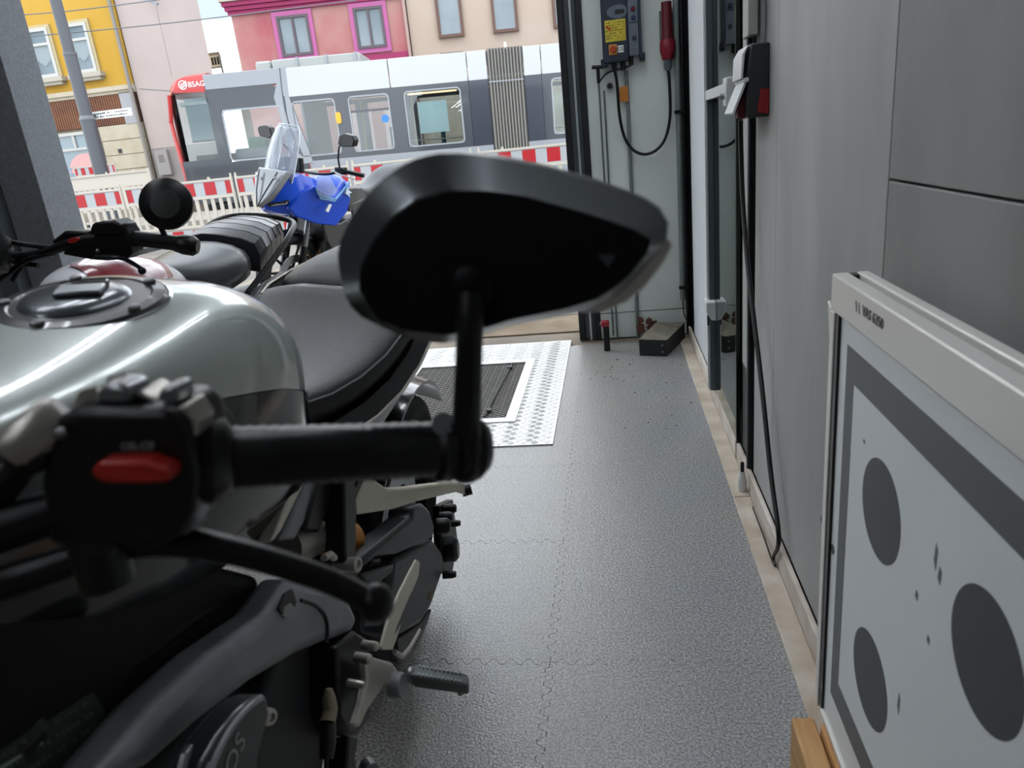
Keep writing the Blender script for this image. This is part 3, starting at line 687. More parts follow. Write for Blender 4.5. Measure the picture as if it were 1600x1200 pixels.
house_window(yh, -18.62, -17.82, 4.62, 6.1, HY, M_wfr, fr=.1, trans=(5.62,), sill=mat('sill_stone', '#d9d0c0', .8), curtain=True, surround=(.09, mat('surround_pale', '#e2cf9f', .8)))
house_window(yh, -17.2, -16.42, 4.62, 6.1, HY, M_wfr, fr=.1, trans=(5.62,), sill=MATS['sill_stone'], curtain=True, surround=(.09, MATS['surround_pale']))
M_shop = mat('shop_pane', '#8ea6b0', .08, spec=.8)
sw_ = house_window(yh, -18.9, -17.0, .6, 2.86, HY, M_wfr, pane=M_shop, fr=.1, trans=(2.32,), name='shop_window')
ob('mullion', MB().box(-17.98, -17.9, HY-.09, HY, 2.35, 2.77), M_wfr, sw_)
ob('poster', MB().prism([Vector((-17.75+.85*math.cos(t)*(1 if math.cos(t) > 0 else .8), HY-.04, 1.55+.62*math.sin(t))) for t in [math.pi*i/16 for i in range(17)]], (0, -.003, 0)), mat('poster_pink', '#b98f8c', .6), sw_)
ob('poster', MB().prism([Vector((-17.45+.3*math.cos(t), HY-.045, 1.5+.2*math.sin(t))) for t in [math.tau*i/20 for i in range(20)]], (0, -.003, 0)), mat('poster_green', '#6f8f82', .6), sw_)
text('lettering', 'STAR', (-18.25, HY-.05, 1.62), (1, 0, 0), (0, 0, 1), .32, mat('shop_letter_blue', '#5f93ad', .5), sw_)
ob('vent', MB().box(-16.42, -16.3, HY-.08, HY-.04, 2.05, 2.18), M_dark, yh)
ob('drain_pipe', MB().cyl((-15.37, HY-.16, .3), (-15.37, HY-.16, 9.4), .06, 12), mat('drain_grey', '#77726c', .6), yh)
# pale pink gable
ph = empty('pale_pink_house', (-14, HY-.02, 0), 'plain pale pink gable wall between the yellow house and the tram nose', 'house')
M_pp = mat('pale_pink_render', '#d8c6c1', .85, col2='#dfcec8', vscale=.6, bump=.08, bscale=18)
FPp = [(-15.28, HY), (-12.51, HY), (-13.25, HY+1.2), (-15.28, HY+1.2)]
ob('wall', MB().prism([Vector((x, y, 2.06)) for x, y in FPp], (0, 0, 7.4)), M_pp, ph)
ob('plinth', MB().prism([Vector((x, y-.01, -.012)) for x, y in FPp], (0, 0, 2.062)), mat('plinth_grey', '#b3aaa6', .85, var=.05, vscale=2), ph)
ob('wall_crack', MB().box(-13.93, -13.915, HY-.004, HY-.0005, 4.2, 9.4), mat('crack', '#b8a7a3', .9), ph)
ob('lamp_arm', MB().obox((-13.9, HY-.3, 6.35), (.5, .08, .08), Matrix.Rotation(math.radians(25), 3, 'Y')), M_dkgrey, ph)
cb_ = ob('meter_cabinet', MB().box(-15.1, -14.65, HY-.15, HY-.011, 1.2, 2.0), mat('cabinet_grey', '#b5b0ae', .6), ph)
ob('cabinet_print', MB().box(-14.98, -14.78, HY-.153, HY-.1505, 1.6, 1.85), mat('cabinet_print', '#6a625f', .7), cb_)
bb_ = empty('roof_sign', (-12.6, 30, 4.2), 'small framed billboard and railing on a far roof left of the red house', 'sign')
a, b = PY(326, 86, 30), PY(347, 110, 30)
ob('board', MB().box(a.x, b.x, 30, 30.05, a.z-.45, a.z), M_white, bb_)
ob('frame', MB().box(a.x-.1, b.x+.05, 29.95, 30.0, a.z, a.z+.07).box(b.x, b.x+.07, 29.95, 30, b.z-.4, a.z).box(a.x-.1, b.x, 29.95, 30.0, a.z-.52, a.z-.46).box(a.x-.1, b.x, 29.95, 30.0, a.z-.8, a.z-.74), M_dkgrey, bb_)
for k in range(3): ob('letter_bar', MB().box(a.x+.08+k*.12, a.x+.15+k*.12, 29.97, 29.998, a.z-.38, a.z-.1), M_blackpr, bb_)
ob('far_building', MB().box(-15.5, b.x+.3, 31.5, 36, -.012, b.z+.02), mat('far_wall', '#c9c4bf', .9), None, 'low pale far building under the roof sign', 'building')
# red-pink and beige houses, slightly turned
HM = Matrix.Translation((-10, HY, 0)) @ Matrix.Rotation(math.atan(.14), 4, 'Z')
def HL(u, v): return onplane(u, v, HM)
rh = empty('red_house', HM @ Vector((2, 0, 0)), 'red and pink house with magenta window surrounds behind the tram roof', 'house')
M_redr = mat('red_render', '#d06e78', .85, col2='#e3b3a8', vscale=.5, stretch=(1, 1, .8), bump=.08, bscale=20)
M_mag = mat('magenta_paint', '#dd72b4', .6); M_mag2 = mat('raspberry_paint', '#c23a74', .7); M_brw = mat('brown_window_frame', '#4c4147', .5)
xa, xb_ = HL(360, 20).x, HL(633, 40).x
zc = (HL(362, 18).z+HL(520, 2).z)/2-.12
ob('wall', MB(HM).box(xa, xb_, 0, 6, -.012, zc+.9), M_redr, rh)
for k, (d, h) in enumerate(((.10, .0), (.18, .12), (.26, .24), (.34, .36))):
    ob('cornice_band', MB(HM).box(xa-d*.6, xb_, -d, 0, zc+h, zc+h+.11), M_mag2 if k < 3 else M_cream, rh, smooth=0)
ob('roof', MB(HM).box(xa-.2, xb_, -.3, 6, zc+.5, zc+1.2), mat('roof_tiles', '#7a6a60', .8), rh)
ob('base_band', MB(HM).box(HL(545, 95).x, xb_, -.03, 0, 3.9, HL(575, 86).z), M_mag2, rh)
for l, r_, t, b in ((434, 488, 26, 90), (553, 603, 13, 78)):
    p0, p1, p2, p3 = HL(l-2, t), HL(r_-7, t-4), HL(l+8, b), HL(r_+3, b-5)
    x0, x1 = (p0.x+p2.x)/2, (p1.x+p3.x)/2; z0, z1 = (p2.z+p3.z)/2, (p0.z+p1.z)/2
    house_window(rh, x0, x1, z0, z1, 0, M_brw, fr=.08, mull=((x0+x1)/2,), xf=HM, surround=(.13, M_mag))
ob('drain_pipe', MB(HM).cyl((xb_+.05, -.1, 0), (xb_+.05, -.1, zc+.5), .05, 10), mat('pale_pipe', '#d9b8ae', .6), rh)
bh = empty('beige_house', HM @ Vector((6, 0, 0)), 'beige house with brown framed upper windows behind the tram bellows', 'house')
M_bei = mat('beige_render', '#dfc7b3', .85, col2='#e6d0bf', vscale=.6, bump=.05, bscale=20)
ob('wall', MB(HM).box(xb_+.12, xb_+11, 0.02, 6, -.012, 8), M_bei, bh)
M_brf = mat('brown_frame', '#7d5b4e', .6)
for l, r_, t, b in ((685, 725, -30, 59), (770, 810, -30, 51), (864, 904, -40, 43)):
    p2, p3 = HL(l+1, b+1), HL(r_+1, b-2)
    house_window(bh, p2.x, p3.x, (p2.z+p3.z)/2, (p2.z+p3.z)/2+1.75, .02, M_brf, fr=.09, xf=HM, dep=.12)

# ------------------------------------------------------------------ tram
TM = Matrix.Translation((-5.03, 18, 0)) @ Matrix.Rotation(math.atan(.14), 4, 'Z') @ Matrix.Rotation(.0135, 4, 'Y')
def TL(u, v, y=0): return onplane(u, v, TM, y)
tm = empty('tram', (-5.03, 18, 0), 'white and grey tram with red nose, dark window band and bellows joint', 'tram')
M_tw = mat('tram_white', '#e8ebee', .35, coat=.3); M_tg = mat('tram_light_grey', '#b7bcc4', .38, coat=.2); M_td = mat('tram_dark_band', '#4d525b', .3, coat=.3)
M_tn = mat('tram_navy_band', '#3c4252', .3, coat=.3); M_tr = mat('tram_red', '#e23a38', .35, coat=.3)
M_tp = glass('tram_pane', '#f0f6f6', tint=.97, ior=1.55)
M_int = mat('tram_interior', '#8d9498', .7)
xf0 = TL(266, 200).x; xf1 = TL(322, 150).x; xs = TL(440, 105).x; x604, x726, xbl, xbr, x842 = (TL(*q).x for q in ((606, 110), (728, 95), (759, 90), (817, 85), (843, 75)))
zr = TL(604, 92).z; zbt = TL(606, 138).z; zbb = TL(625, 239).z
XE = x842+9.0; TW = 2.65
def T(n, x0, x1, y0, y1, z0, z1, m, par=tm, **k): return ob(n, MB(TM).box(x0, x1, y0, y1, z0, z1), m, par, **k)
T('skirt', xs+.3, xbl, 0, .05, .22, zbb-.002, M_tg); T('skirt', xbr, XE, 0, .05, .22, zbb-.002, M_tg)
T('underframe', xf0+.4, XE, .15, TW-.1, .05, .3, M_black)
T('floor_plate', xf0+.2, XE, .05, TW-.05, .36, .42, M_int)
T('ceiling_plate', xf0+.3, XE, .05, TW-.05, zbt+.02, zbt+.1, mat('tram_ceiling', '#b5b9bb', .6))
for n, a, b in (('a', xs+.02, x604), ('b', x604+.02, x726), ('c', x726+.02, xbl), ('d', xbr, x842), ('e', x842+.02, XE)):
    T('roof_panel', a, b-.0, -.01, .06, zbt+.002, zr, M_tw, bevel=.008)
T('roof', xf1, XE, .06, TW-.06, zr-.1, zr-.02, M_tg)
# window band built round real openings, near side and far side alike
wins = [((453, 159), (526, 155), (470, 244), (530, 240), 'slant'), ((543, 151), (609, 147), (556, 238), (614, 232), None), ((630, 142), (718, 136), (642, 229), (727, 222), None), ((861, 121), None, (867, 208), None, None)]
W_ = []
for tl, tr_, bl, br, f in wins:
    a = TL(*tl); b = TL(*bl); c = TL(*(tr_ or tl)); d = TL(*(br or bl))
    x0 = b.x if f else (a.x+b.x)/2; x1 = (c.x+d.x)/2 if tr_ else x0+1.35
    W_.append((x0, x1, (b.z+d.z)/2, (a.z+c.z)/2))
zw0 = sum(q[2] for q in W_[:3])/3; zw1 = sum(q[3] for q in W_[:3])/3
def band(y0, y1, a, b, opens, m=M_td, z0=zbb, z1=zbt):
    T('band_lower', a, b, y0, y1, z0, zw0, m); T('band_upper', a, b, y0, y1, zw1, z1, m)
    e = a
    for o0, o1 in opens:
        T('band_pillar', e, o0, y0, y1, zw0, zw1, m); e = o1
    if b > e: T('band_pillar', e, b, y0, y1, zw0, zw1, m)
for y0, y1 in ((0, .05), (TW-.05, TW)):
    band(y0, y1, W_[0][0]-.05, x726, [(q[0], q[1]) for q in W_[:3]])
    T('band_panel', x726+.01, xbl, y0, y1, zbb, zbt, M_tn)
    T('band_panel', xbr, x842, y0, y1, zbb, zbt, M_tn)
    more = [(W_[3][0]+1.6*k, W_[3][0]+1.6*k+1.35) for k in range(5)]
    band(y0, y1, x842+.01, XE, more)
for k, q in enumerate(W_[:3]+[(a, b, zw0, zw1) for a, b in more[:2]]):
    f = MB(TM); frame_rr(f, q[0]-.012, q[1]+.012, zw0-.012, zw1+.012, -.012, .1, .03, .02)
    wn = ob('window', f, mat('window_seal', '#8b9095', .4), tm)
    ob('pane', MB(TM).box(q[0], q[1], .012, .024, zw0, zw1), M_tp, wn)
    if k == 1: ob('vent_bar', MB(TM).box(q[0], q[1], -.006, .01, zw1-.36, zw1-.31), M_td, wn)
    if k in (2, 3): ob('hand_rail', MB(TM).cyl((q[0], .08, zw0+.14), (q[1], .08, zw0+.12), .015, 8), M_alloy, wn)
    if k == 1: ob('blue_sticker', MB(TM).lathe([(0, 0), (.09, 0), (.09, .004), (0, .004)], (q[1]-.14, .010, zw1-.55), (0, -1, 0), 20), mat('blue_sticker', '#2f6fb5', .4), wn)
    if k == 2:
        T('window_sheet', q[0]+.28, q[0]+.98, .05, .06, zw0+.28, zw1-.25, mat('pale_blue_sheet', '#dcebee', .6), wn)  # pale blue sheet just behind the pane
        T('light_strip', q[0]+.05, q[1]-.1, .3, .36, zw1-.06, zw1-.02, mat('warm_strip', '#ffd9b0', .5, emit=1.5), wn)
    T('pane_far', q[0], q[1], TW-.03, TW-.02, zw0, zw1, M_tp, wn)
# slanted light-grey pillar behind the cab
a, b, c, d = TL(437, 105), TL(446, 104), TL(487, 250), TL(474, 252)
sp = [TL(416, 106), TL(452, 104), TL(452, 160), TL(488, 256), TL(466, 258), TL(428, 150)]
ob('slanted_pillar', MB(TM).prism([Vector((p.x, -.012, p.z)) for p in (TL(437, 106), TL(446, 105), TL(452, 152), TL(490, 254), TL(462, 257), TL(428, 152))], (0, .06, 0)), M_tg, tm)
for u0, u1 in (((437, 106), (468, 240)), ((444, 150), (473, 242))):
    ob('panel_line', MB(TM).tube([TL(*u0)+Vector((0, -.013, 0)), TL((u0[0]+u1[0])//2-6, (u0[1]+u1[1])//2)+Vector((0, -.013, 0)), TL(*u1)+Vector((0, -.013, 0))], .012, 6, smooth=4), M_td, tm)
T('cab_roof_panel', xf1+.01, xs-.02, -.01, .06, zbt+.32, zr+.02, M_tg, bevel=.01)
cw0, cw1 = TL(352, 200).x, TL(446, 200).x; cz0, cz1 = TL(370, 251).z, TL(380, 170).z
cbp = [Vector((x, 0, z)) for x, z in ((xf1-.02, cz1+.2), (xs-.04, cz1+.2), (xs-.07, zbt+.05), (xs-.16, zbt+.22), (xs-.34, zbt+.318), (xf1-.02, zbt+.318))]
ob('cab_band', MB(TM).loft([cbp, [p+Vector((0, .05, 0)) for p in cbp]]), M_td, tm, smooth=0)
f = MB(TM); frame_rr(f, cw0-.015, cw1+.015, cz0-.015, cz1+.015, -.014, .1, .035, .03)
cwn = ob('window', f, MATS['window_seal'], tm); ob('pane', MB(TM).box(cw0, cw1, .012, .024, cz0, cz1), M_tp, cwn)
for x0, x1, z0, z1 in ((xf1+.0, cw0-.015, cz0-.02, zbt+.3), (cw1+.015, xs+.0, cz0-.02, cz1+.2), (xf1, xs+.25, .3, cz0-.016), (cw0-.015, cw1+.015, cz1+.016, cz1+.2)):
    T('cab_side', x0, x1, 0.001, .052, z0, z1, M_td)
# nose: rounded front end with red surround and raked windscreen
def nose_ring(x, top, bot, inset):
    return [Vector((x, inset, bot)), Vector((x, inset, top-.25)), Vector((x+.02, inset+.06, top-.06)), Vector((x+.05, inset+.25, top)), Vector((x+.05, TW-inset-.25, top)), Vector((x+.02, TW-inset-.06, top-.06)), Vector((x, TW-inset, top-.25)), Vector((x, TW-inset, bot))]
ob('nose_cap', MB(TM).loft([nose_ring(xf0, zr-.14, TL(285, 146).z+.03, .35), nose_ring(xf0+.22, zr-.0, TL(285, 146).z+.03, .08), nose_ring(xf0+.5, zr+.06, TL(300, 146).z+.03, -.005), nose_ring(xf1, zr+.08, TL(318, 146).z+.03, -.008)]), M_tr, tm, smooth=40)
ob('nose_edge', MB(TM).tube([Vector((xf0+.12, .06, zr-.35)), Vector((xf0+.02, .1, zr-.9)), Vector((xf0+.0, .12, 2.2)), Vector((xf0+.06, .1, 1.3)), Vector((xf0+.14, .06, .45))], .05, 8, smooth=4), M_tr, tm)
zs0, zs1 = TL(300, 252).z, TL(300, 146).z
ws = ob('windscreen', MB(TM).loft([[Vector((xf0+.08, .12, z)), Vector((xf0+.28, .0, z)), Vector((xf1+.0+(.28 if z < 2 else 0), .0, z)), Vector((xf1+.0+(.28 if z < 2 else 0), .012, z)), Vector((xf0+.28, .012, z)), Vector((xf0+.08, .132, z))] for z in (zs0, zs1)]), M_tp, tm, smooth=0)
T('sun_blind', xf0+.42, xf1-.02, .1, .12, zs1-1.05, zs1-.1, mat('blind_grey', '#85939a', .7), ws)
T('blind_bar', xf0+.42, xf1+.05, .09, .12, zs1-1.09, zs1-1.051, M_black, ws)
T('nose_lower', xf0+.12, xf1+.28, 0.0, .05, .35, zs0, M_td)
ob('nose_front', MB(TM).loft([[Vector((xf0+.1, .12, z)), Vector((xf0+.1, TW-.12, z)), Vector((xf0+.16, TW-.12, z)), Vector((xf0+.16, .12, z))] for z in (.35, zs0)]), M_tr, tm)
T('dashboard', xf0+.35, xf1+.1, .3, TW-.3, zs0-.05, zs0+.12, M_black)
T('driver_seat', xf1+.5, xf1+.95, .8, 1.4, zs0-.2, zs0+.45, mat('seat_green', '#1f6b3a', .6), tm, bevel=.06)
T('control_desk', xf1+.3, xf1+1.4, .25, .5, zs0-.1, zs0+.2, M_dkgrey, tm, bevel=.08)
T('cab_wall', xs+.28, xs+.33, .06, TW-.06, .42, zbt, M_int)
e = TL(283, 133, -.03)
lgp = ob('logo_ring', MB(TM).lathe([(.085, 0), (.102, 0), (.102, .006), (.085, .006)], (TL(286, 133).x, -.013, TL(286, 133).z), (0, -1, 0), 28), M_white, tm)
for k in range(3):
    ob('logo_stripe', MB(TM).obox((TL(286, 133).x+.02, -.018, TL(286, 133).z+.04-.04*k), (.17, .006, .018), Matrix.Rotation(math.radians(-25), 3, 'Y')), M_white, lgp)
tx = TM @ Vector((TL(307, 131).x, -.016, TL(304, 132).z)); R3 = TM.to_3x3()
text('lettering', 'BSAG', tx, R3 @ Vector((1, 0, 0)), R3 @ Vector((0, 0, 1)), .165, M_white, tm, ext=.002)
ob('marker_lamp', MB(TM).prism([Vector((p.x, -.03, p.z)) for p in rrect(TL(530, 190).x-.06, TL(530, 190).x+.06, TL(532, 184).z-.13, TL(532, 184).z+.13, 0, .055)], (0, .03, 0)), mat('amber_lens', '#f59a1c', .3), tm)
bl = MB(TM); n = 11
for k in range(n):
    x = xbl+.03+(xbr-xbl-.06)*(k+.5)/n
    ob('bellows_fold', MB(TM).loft([[Vector((x+dx, y, z)) for dx, y in ((-.035, .06), (-.012, -.02), (.012, -.02), (.035, .06))] for z in (.3, zr+.02)]), mat('bellows_rubber', '#a7a49e', .7), tm)
T('bellows_core', xbl+.01, xbr-.01, .05, TW-.05, .3, zr-.02, mat('bellows_dark', '#5d5c5a', .8))
ob('bellows_seam', MB(TM).box(xbl+.02, xbr-.02, -.022, -.012, zbt-.08, zbt-.05), M_dkgrey, tm)
p, q = TL(415, 100), TL(556, 86)
T('roof_unit', p.x, q.x, .5, 2.0, zr-.03, q.z+.12, mat('roof_unit_grey', '#c9ccc9', .6), tm, bevel=.03)
for k in range(3): T('roof_rail_post', p.x+.6+k*.7, p.x+.64+k*.7, .46, .5, zr-.03, q.z+.14, M_tg)
p = TL(398, 100); T('roof_unit', p.x-.18, p.x+.2, .6, 1.4, zr-.03, p.z+.12, MATS['roof_unit_grey'], tm, bevel=.05)
p = TL(790, 72); T('roof_coupler', p.x-.4, p.x+.4, .6, .65, zr+.03, zr+.08, M_black); T('roof_coupler', p.x-.03, p.x+.03, .58, .7, zr, zr+.2, M_champ)
p = TL(712, 78); T('roof_hatch', p.x-.4, p.x+.15, .4, .8, zr-.03, zr+.06, M_black)
for k in range(4):                                 # passenger seats
    x = xs+1.0+k*1.25
    st2 = T('passenger_seat', x, x+.42, .5, 1.0, .8, 1.25, mat('tram_seat_blue', '#40637a', .7), tm, bevel=.05)
    T('seat_back', x, x+.08, .5, 1.0, 1.2, 1.75, MATS['tram_seat_blue'], st2, bevel=.03)
for k in range(4): ob('grab_pole', MB(TM).cyl((xs+1.5+1.3*k, 1.2, .42), (xs+1.5+1.3*k, 1.2, zbt), .02, 8), mat('pole_yellow', '#c9a84c', .4), tm)
for x in (xs+2.2, x842+3):
    for d in (-.9, .9): ob('wheel', MB(TM).cyl((x+d, .2, .33), (x+d, .34, .33), .31, 20), M_black, tm)

# ================================================================== MOTORCYCLES
def wheel(par, xf, c, ax, R, w, spokes=10, rimm=None, disc=True, n=40):
    """wheel round axis ax (unit) at c, tyre radius R, width w; parts tyre and rim (> spoke, brake_disc)"""
    c = Vector(c); ax = Vector(ax)
    prof = [(R-.075, -w*.36), (R-.05, -w*.48), (R-.02, -w*.42), (R-.004, -w*.2), (R, 0), (R-.004, w*.2), (R-.02, w*.42), (R-.05, w*.48), (R-.075, w*.36)]
    ob('tyre', MB(xf).lathe(prof, c, ax, n), M_tyre, par)
    rim = ob('rim', MB(xf).lathe([(R-.072, -w*.38), (R-.072, w*.38), (R-.085, w*.38), (R-.095, 0), (R-.085, -w*.38), (R-.072, -w*.38)], c, ax, n).lathe([(.0, -.05), (.045, -.05), (.045, .05), (0, .05)], c, ax, 16), rimm or M_black, par)
    u = ax.orthogonal().normalized(); q = ax.cross(u)
    for k in range(spokes):
        t = math.tau*k/spokes; d = u*math.cos(t)+q*math.sin(t)
        ob('spoke', MB(xf).tube([c+d*.04, c+d*(R-.085)], [.014, .009], 6), rimm or M_black, rim)
    if disc:
        ob('brake_disc', MB(xf).lathe([(.09, .052), (.15, .052), (.15, .057), (.09, .057), (.09, .052)], c, ax, 32), M_steel, rim)
def ell_ring(cx, y, w, z0, zm, z1, n=20, p=2.4):
    """superellipse ring in an x-z plane: widest at zm"""
    out = []
    for k in range(n):
        t = math.tau*k/n; c, s_ = math.cos(t), math.sin(t)
        x = w*math.copysign(abs(c)**(2/p), c); h = (z1-zm) if s_ > 0 else (zm-z0)
        out.append(Vector((cx+x, y, zm+h*math.copysign(abs(s_)**(2/p), s_))))
    return out

# ------------------------------------------------------------------ silver motorcycle in the foreground (faces the camera, leans on its side stand)
LEAN = .14
LM = Matrix.Translation((-.62, 0, 0)) @ Matrix.Rotation(math.atan(LEAN), 4, 'Y')
mb_ = empty('silver_motorcycle', (-.6, .8, 0), 'silver naked motorcycle with black seat and bar end mirror filling the left foreground', 'motorcycle')
def pan(name, px, X, th, m, par=mb_, bevel=.004, dx=0, **k):
    """side panel: outline on the plane x = X, th thick towards the bike's centre"""
    pts = [PX(u, v, X) for u, v in px]
    return ob(name, MB().prism(pts, (-th, 0, 0)), m, par, bevel=bevel, **k)
def c3(pts): return [(x/3.3333+380, y/3.3333+720) for x, y in pts]
def c4(pts): return [(x/3.3333+380, y/3.3333+840) for x, y in pts]
# tank: silver dome over a black lower half (local lean frame: x across, y back, z up)
TK = [(.30, .045, .975, .955), (.36, .08, .988, .970), (.44, .102, .9925, .962), (.52, .120, 1.0008, .945), (.60, .129, 1.0105, .928), (.66, .131, 1.018, .912), (.72, .131, 1.012, .895), (.77, .128, .988, .874), (.815, .114, .958, .856), (.85, .09, .918, .838), (.872, .062, .88, .825)]
def dome(y, w, zt, z0, n=28, p=3.3):
    return [Vector((w*math.copysign(abs(math.cos(t))**(2/p), math.cos(t)), y, z0+(zt-z0)*abs(math.sin(t))**(2/p))) for t in [math.pi*k/n for k in range(n+1)]]
tank = ob('fuel_tank', MB(LM).loft([dome(*q) for q in TK], cap=True, loop=False), M_silver, mb_, smooth=180, sub=1, label='silver painted fuel tank')
lowt = [[Vector((x, y, z)) for x, z in [(w*1.0, zs-.0015), (w*1.004, zs-.04), (w*.96, zs-.11), (w*.7, zs-.2), (-w*.7, zs-.2), (-w*.96, zs-.11), (-w*1.004, zs-.04), (-w, zs-.0015)]] for y, w, zt, zs in TK]
ob('tank_lower_panel', MB(LM).loft(lowt), M_blackg, mb_, smooth=50, label='gloss black lower tank panel')
# filler cap
nrm = Vector((.13, -.13, 1)).normalized(); cc = PY(128, 467, .6)-nrm*.0045
cap = ob('tank_cap', MB().lathe([(.0, -.012), (.073, -.012), (.0735, .0), (.070, .004), (.060, .0055), (.058, .004), (0, .004)], cc, nrm, 40), mat('cap_black', '#17191b', .3, coat=.3), mb_, smooth=25, label='black fuel cap flange ring')
ob('cap_ring', MB().lathe([(.0735, -.004), (.076, -.004), (.076, .0005), (.0735, .0015), (.0735, -.004)], cc, nrm, 40), M_chrome, cap)
u_ = nrm.cross(Vector((0, 1, 0))).normalized(); v_ = nrm.cross(u_)
lid = ob('cap_lid', MB().lathe([(.0, .0105), (.034, .0098), (.044, .0075), (.047, .0045), (.047, .003)], cc+u_*.006, nrm, 36), mat('cap_lid_grey', '#4a5057', .28, coat=.4, metal=.3), cap)
xb2 = Vector((.94, .34, 0)); xb2 = (xb2-nrm*xb2.dot(nrm)).normalized(); yb2 = nrm.cross(xb2)
Rm = Matrix((xb2, yb2, nrm)).transposed()
ob('lock_flap', MB().obox(cc+nrm*.013, (.040, .024, .005), Rm), M_steel, cap, bevel=.002)
ob('lock_flap_tab', MB().obox(cc+nrm*.0125+xb2*.0-yb2*-.018, (.040, .012, .006), Rm), M_blackg, cap, bevel=.002)
for k in range(5):
    t = math.tau*(k+.3)/5; p = cc+(u_*math.cos(t)+v_*math.sin(t))*.0635
    ob('cap_bolt', MB().lathe([(0, .0085), (.0035, .0085), (.0055, .0075), (.0055, .004)], p, nrm, 12), M_dkgrey, cap)
# seat
ST = [(.80, .055, .832, .0), (.86, .078, .828, 0), (.93, .102, .822, 0), (1.0, .122, .826, 0), (1.08, .138, .838, 0), (1.16, .147, .858, 0), (1.22, .150, .880, 0), (1.27, .150, .902, 0)]
seat = ob('seat', MB(LM).loft([[Vector((w*1.05*x, y, zt+dz)) for x, dz in ((-1, -.06), (-1, -.03), (-.93, -.008), (-.6, .002), (0, -.004), (.6, .002), (.93, -.008), (1, -.03), (1, -.06))] for y, w, zt, _ in ST], cap=True), M_seat, mb_, sub=1, smooth=180, label='black textured rider seat')
for s_ in (-1, 1):
    ob('seam', MB(LM).tube([Vector((s_*w*.99, y, zt-.013)) for y, w, zt, _ in ST], .0016, 5), M_dkgrey, seat)
ob('seat_base', MB(LM).loft([[Vector((x, y, z)) for x, z in ((-w-.024, zt-.075), (-w*1.02, zt-.055), (w*1.02, zt-.055), (w+.024, zt-.075), (w*.9, zt-.14), (-w*.9, zt-.14))] for y, w, zt, _ in ST]), M_black, mb_, smooth=30)
for s_ in (-1, 1):
    ob('seat_trim', MB(LM).tube([Vector((s_*(w+.024), y, zt-.074)) for y, w, zt, _ in ST[1:]], .0025, 6), M_alloy, mb_)
TL_ = [(1.262, .148, .83, .892), (1.30, .150, .84, .908), (1.36, .135, .855, .928), (1.46, .105, .875, .942), (1.56, .06, .90, .944)]
pil = ob('pillion_seat', MB(LM).loft([[Vector((w*x, y, z0+(z1-z0)*h)) for x, h in ((-1, .35), (-.9, .8), (-.5, 1), (0, .97), (.5, 1), (.9, .8), (1, .35))] for y, w, z0, z1 in TL_]), M_seat, mb_, sub=1, smooth=180)
ob('tail_cowl', MB(LM).loft([[Vector((w*x, y, z0+h)) for x, h in ((-1.04, .035), (1.04, .035), (1.0, -.02), (.6, -.07), (-.6, -.07), (-1.0, -.02))] for y, w, z0, z1 in TL_]), M_blackg, mb_, smooth=30)
for s_ in (-1, 1): ob('tail_trim', MB(LM).tube([Vector((s_*w*1.05, y, z0+.036)) for y, w, z0, z1 in TL_], .003, 6), M_alloy, mb_)
ob('tail_lamp', MB(LM).box(-.03, .03, 1.55, 1.575, .90, .93), M_dred, mb_, bevel=.004)
# silencer end and inner fender under the seat
ob('rear_mudguard', MB(LM).loft([[Vector((x, 1.42+r*math.cos(t), .31+r*math.sin(t))) for x, r in ((-.1, .335), (0, .36), (.1, .335), (.1, .328), (0, .352), (-.1, .328))] for t in [math.radians(a) for a in range(40, 151, 10)]]), M_blackg, mb_, smooth=50)
# rear wheel, front wheel, fork
wheel(mb_, LM, (0, 1.42, .312), (1, 0, 0), .312, .18, 10, M_black)
wheel(mb_, LM, (0, .02, .30), (1, 0, 0), .30, .12, 10, M_black)
fk = ob('fork', MB(LM).cyl((-.105, .05, .30), (-.105, .30, .99), .026).cyl((.105, .05, .30), (.105, .30, .99), .026), M_gold, mb_)
ob('front_mudguard', MB(LM).loft([[Vector((x, .02+r*math.cos(t), .30+r*math.sin(t))) for x, r in ((-.07, .315), (0, .335), (.07, .315), (.07, .308), (0, .328), (-.07, .308))] for t in [math.radians(a) for a in range(20, 150, 10)]]), M_blackg, mb_, smooth=50)
ob('triple_clamp', MB(LM).box(-.14, .14, .25, .34, .955, .985).box(-.13, .13, .2, .29, .78, .82), M_black, mb_, bevel=.008)
ob('headlamp', MB(LM).ball((0, .10, .86), (.10, .08, .09)), M_blackg, mb_)
# handlebar with grips
gi, go = PY(338, 716, .288), PY(700, 701, .345)
ob('handlebar', MB().tube([Vector((-.93, .34, .905)), Vector((-.80, .30, .93)), Vector((-.62, .255, .965)), Vector((-.44, .250, .965)), Vector((-.33, .262, .945)), gi, go], .011, 12, smooth=4), M_black, mb_)
gd2 = (go-gi).normalized()
gp_ = []
for i in range(40):
    t = i/39; gp_.append((.0142+(.0006 if i % 2 else 0) + (.0030 if i > 36 else 0) + (.003 if i < 2 else 0), t*(go-gi).length))
gr_ = ob('grip', MB().lathe([(0, 0)]+gp_+[(0, (go-gi).length)], gi, gd2, 24), M_rubber, mb_, smooth=60, label='ribbed black rubber grip')
ob('grip_flange', MB().lathe([(0, -.008), (.020, -.008), (.0215, -.002), (.019, .004), (.0145, .007)], gi, gd2, 24), M_rubber, gr_)
ob('grip', MB().cyl((-.93, .34, .905), (-.82, .305, .926), .0165, 20), M_rubber, mb_)
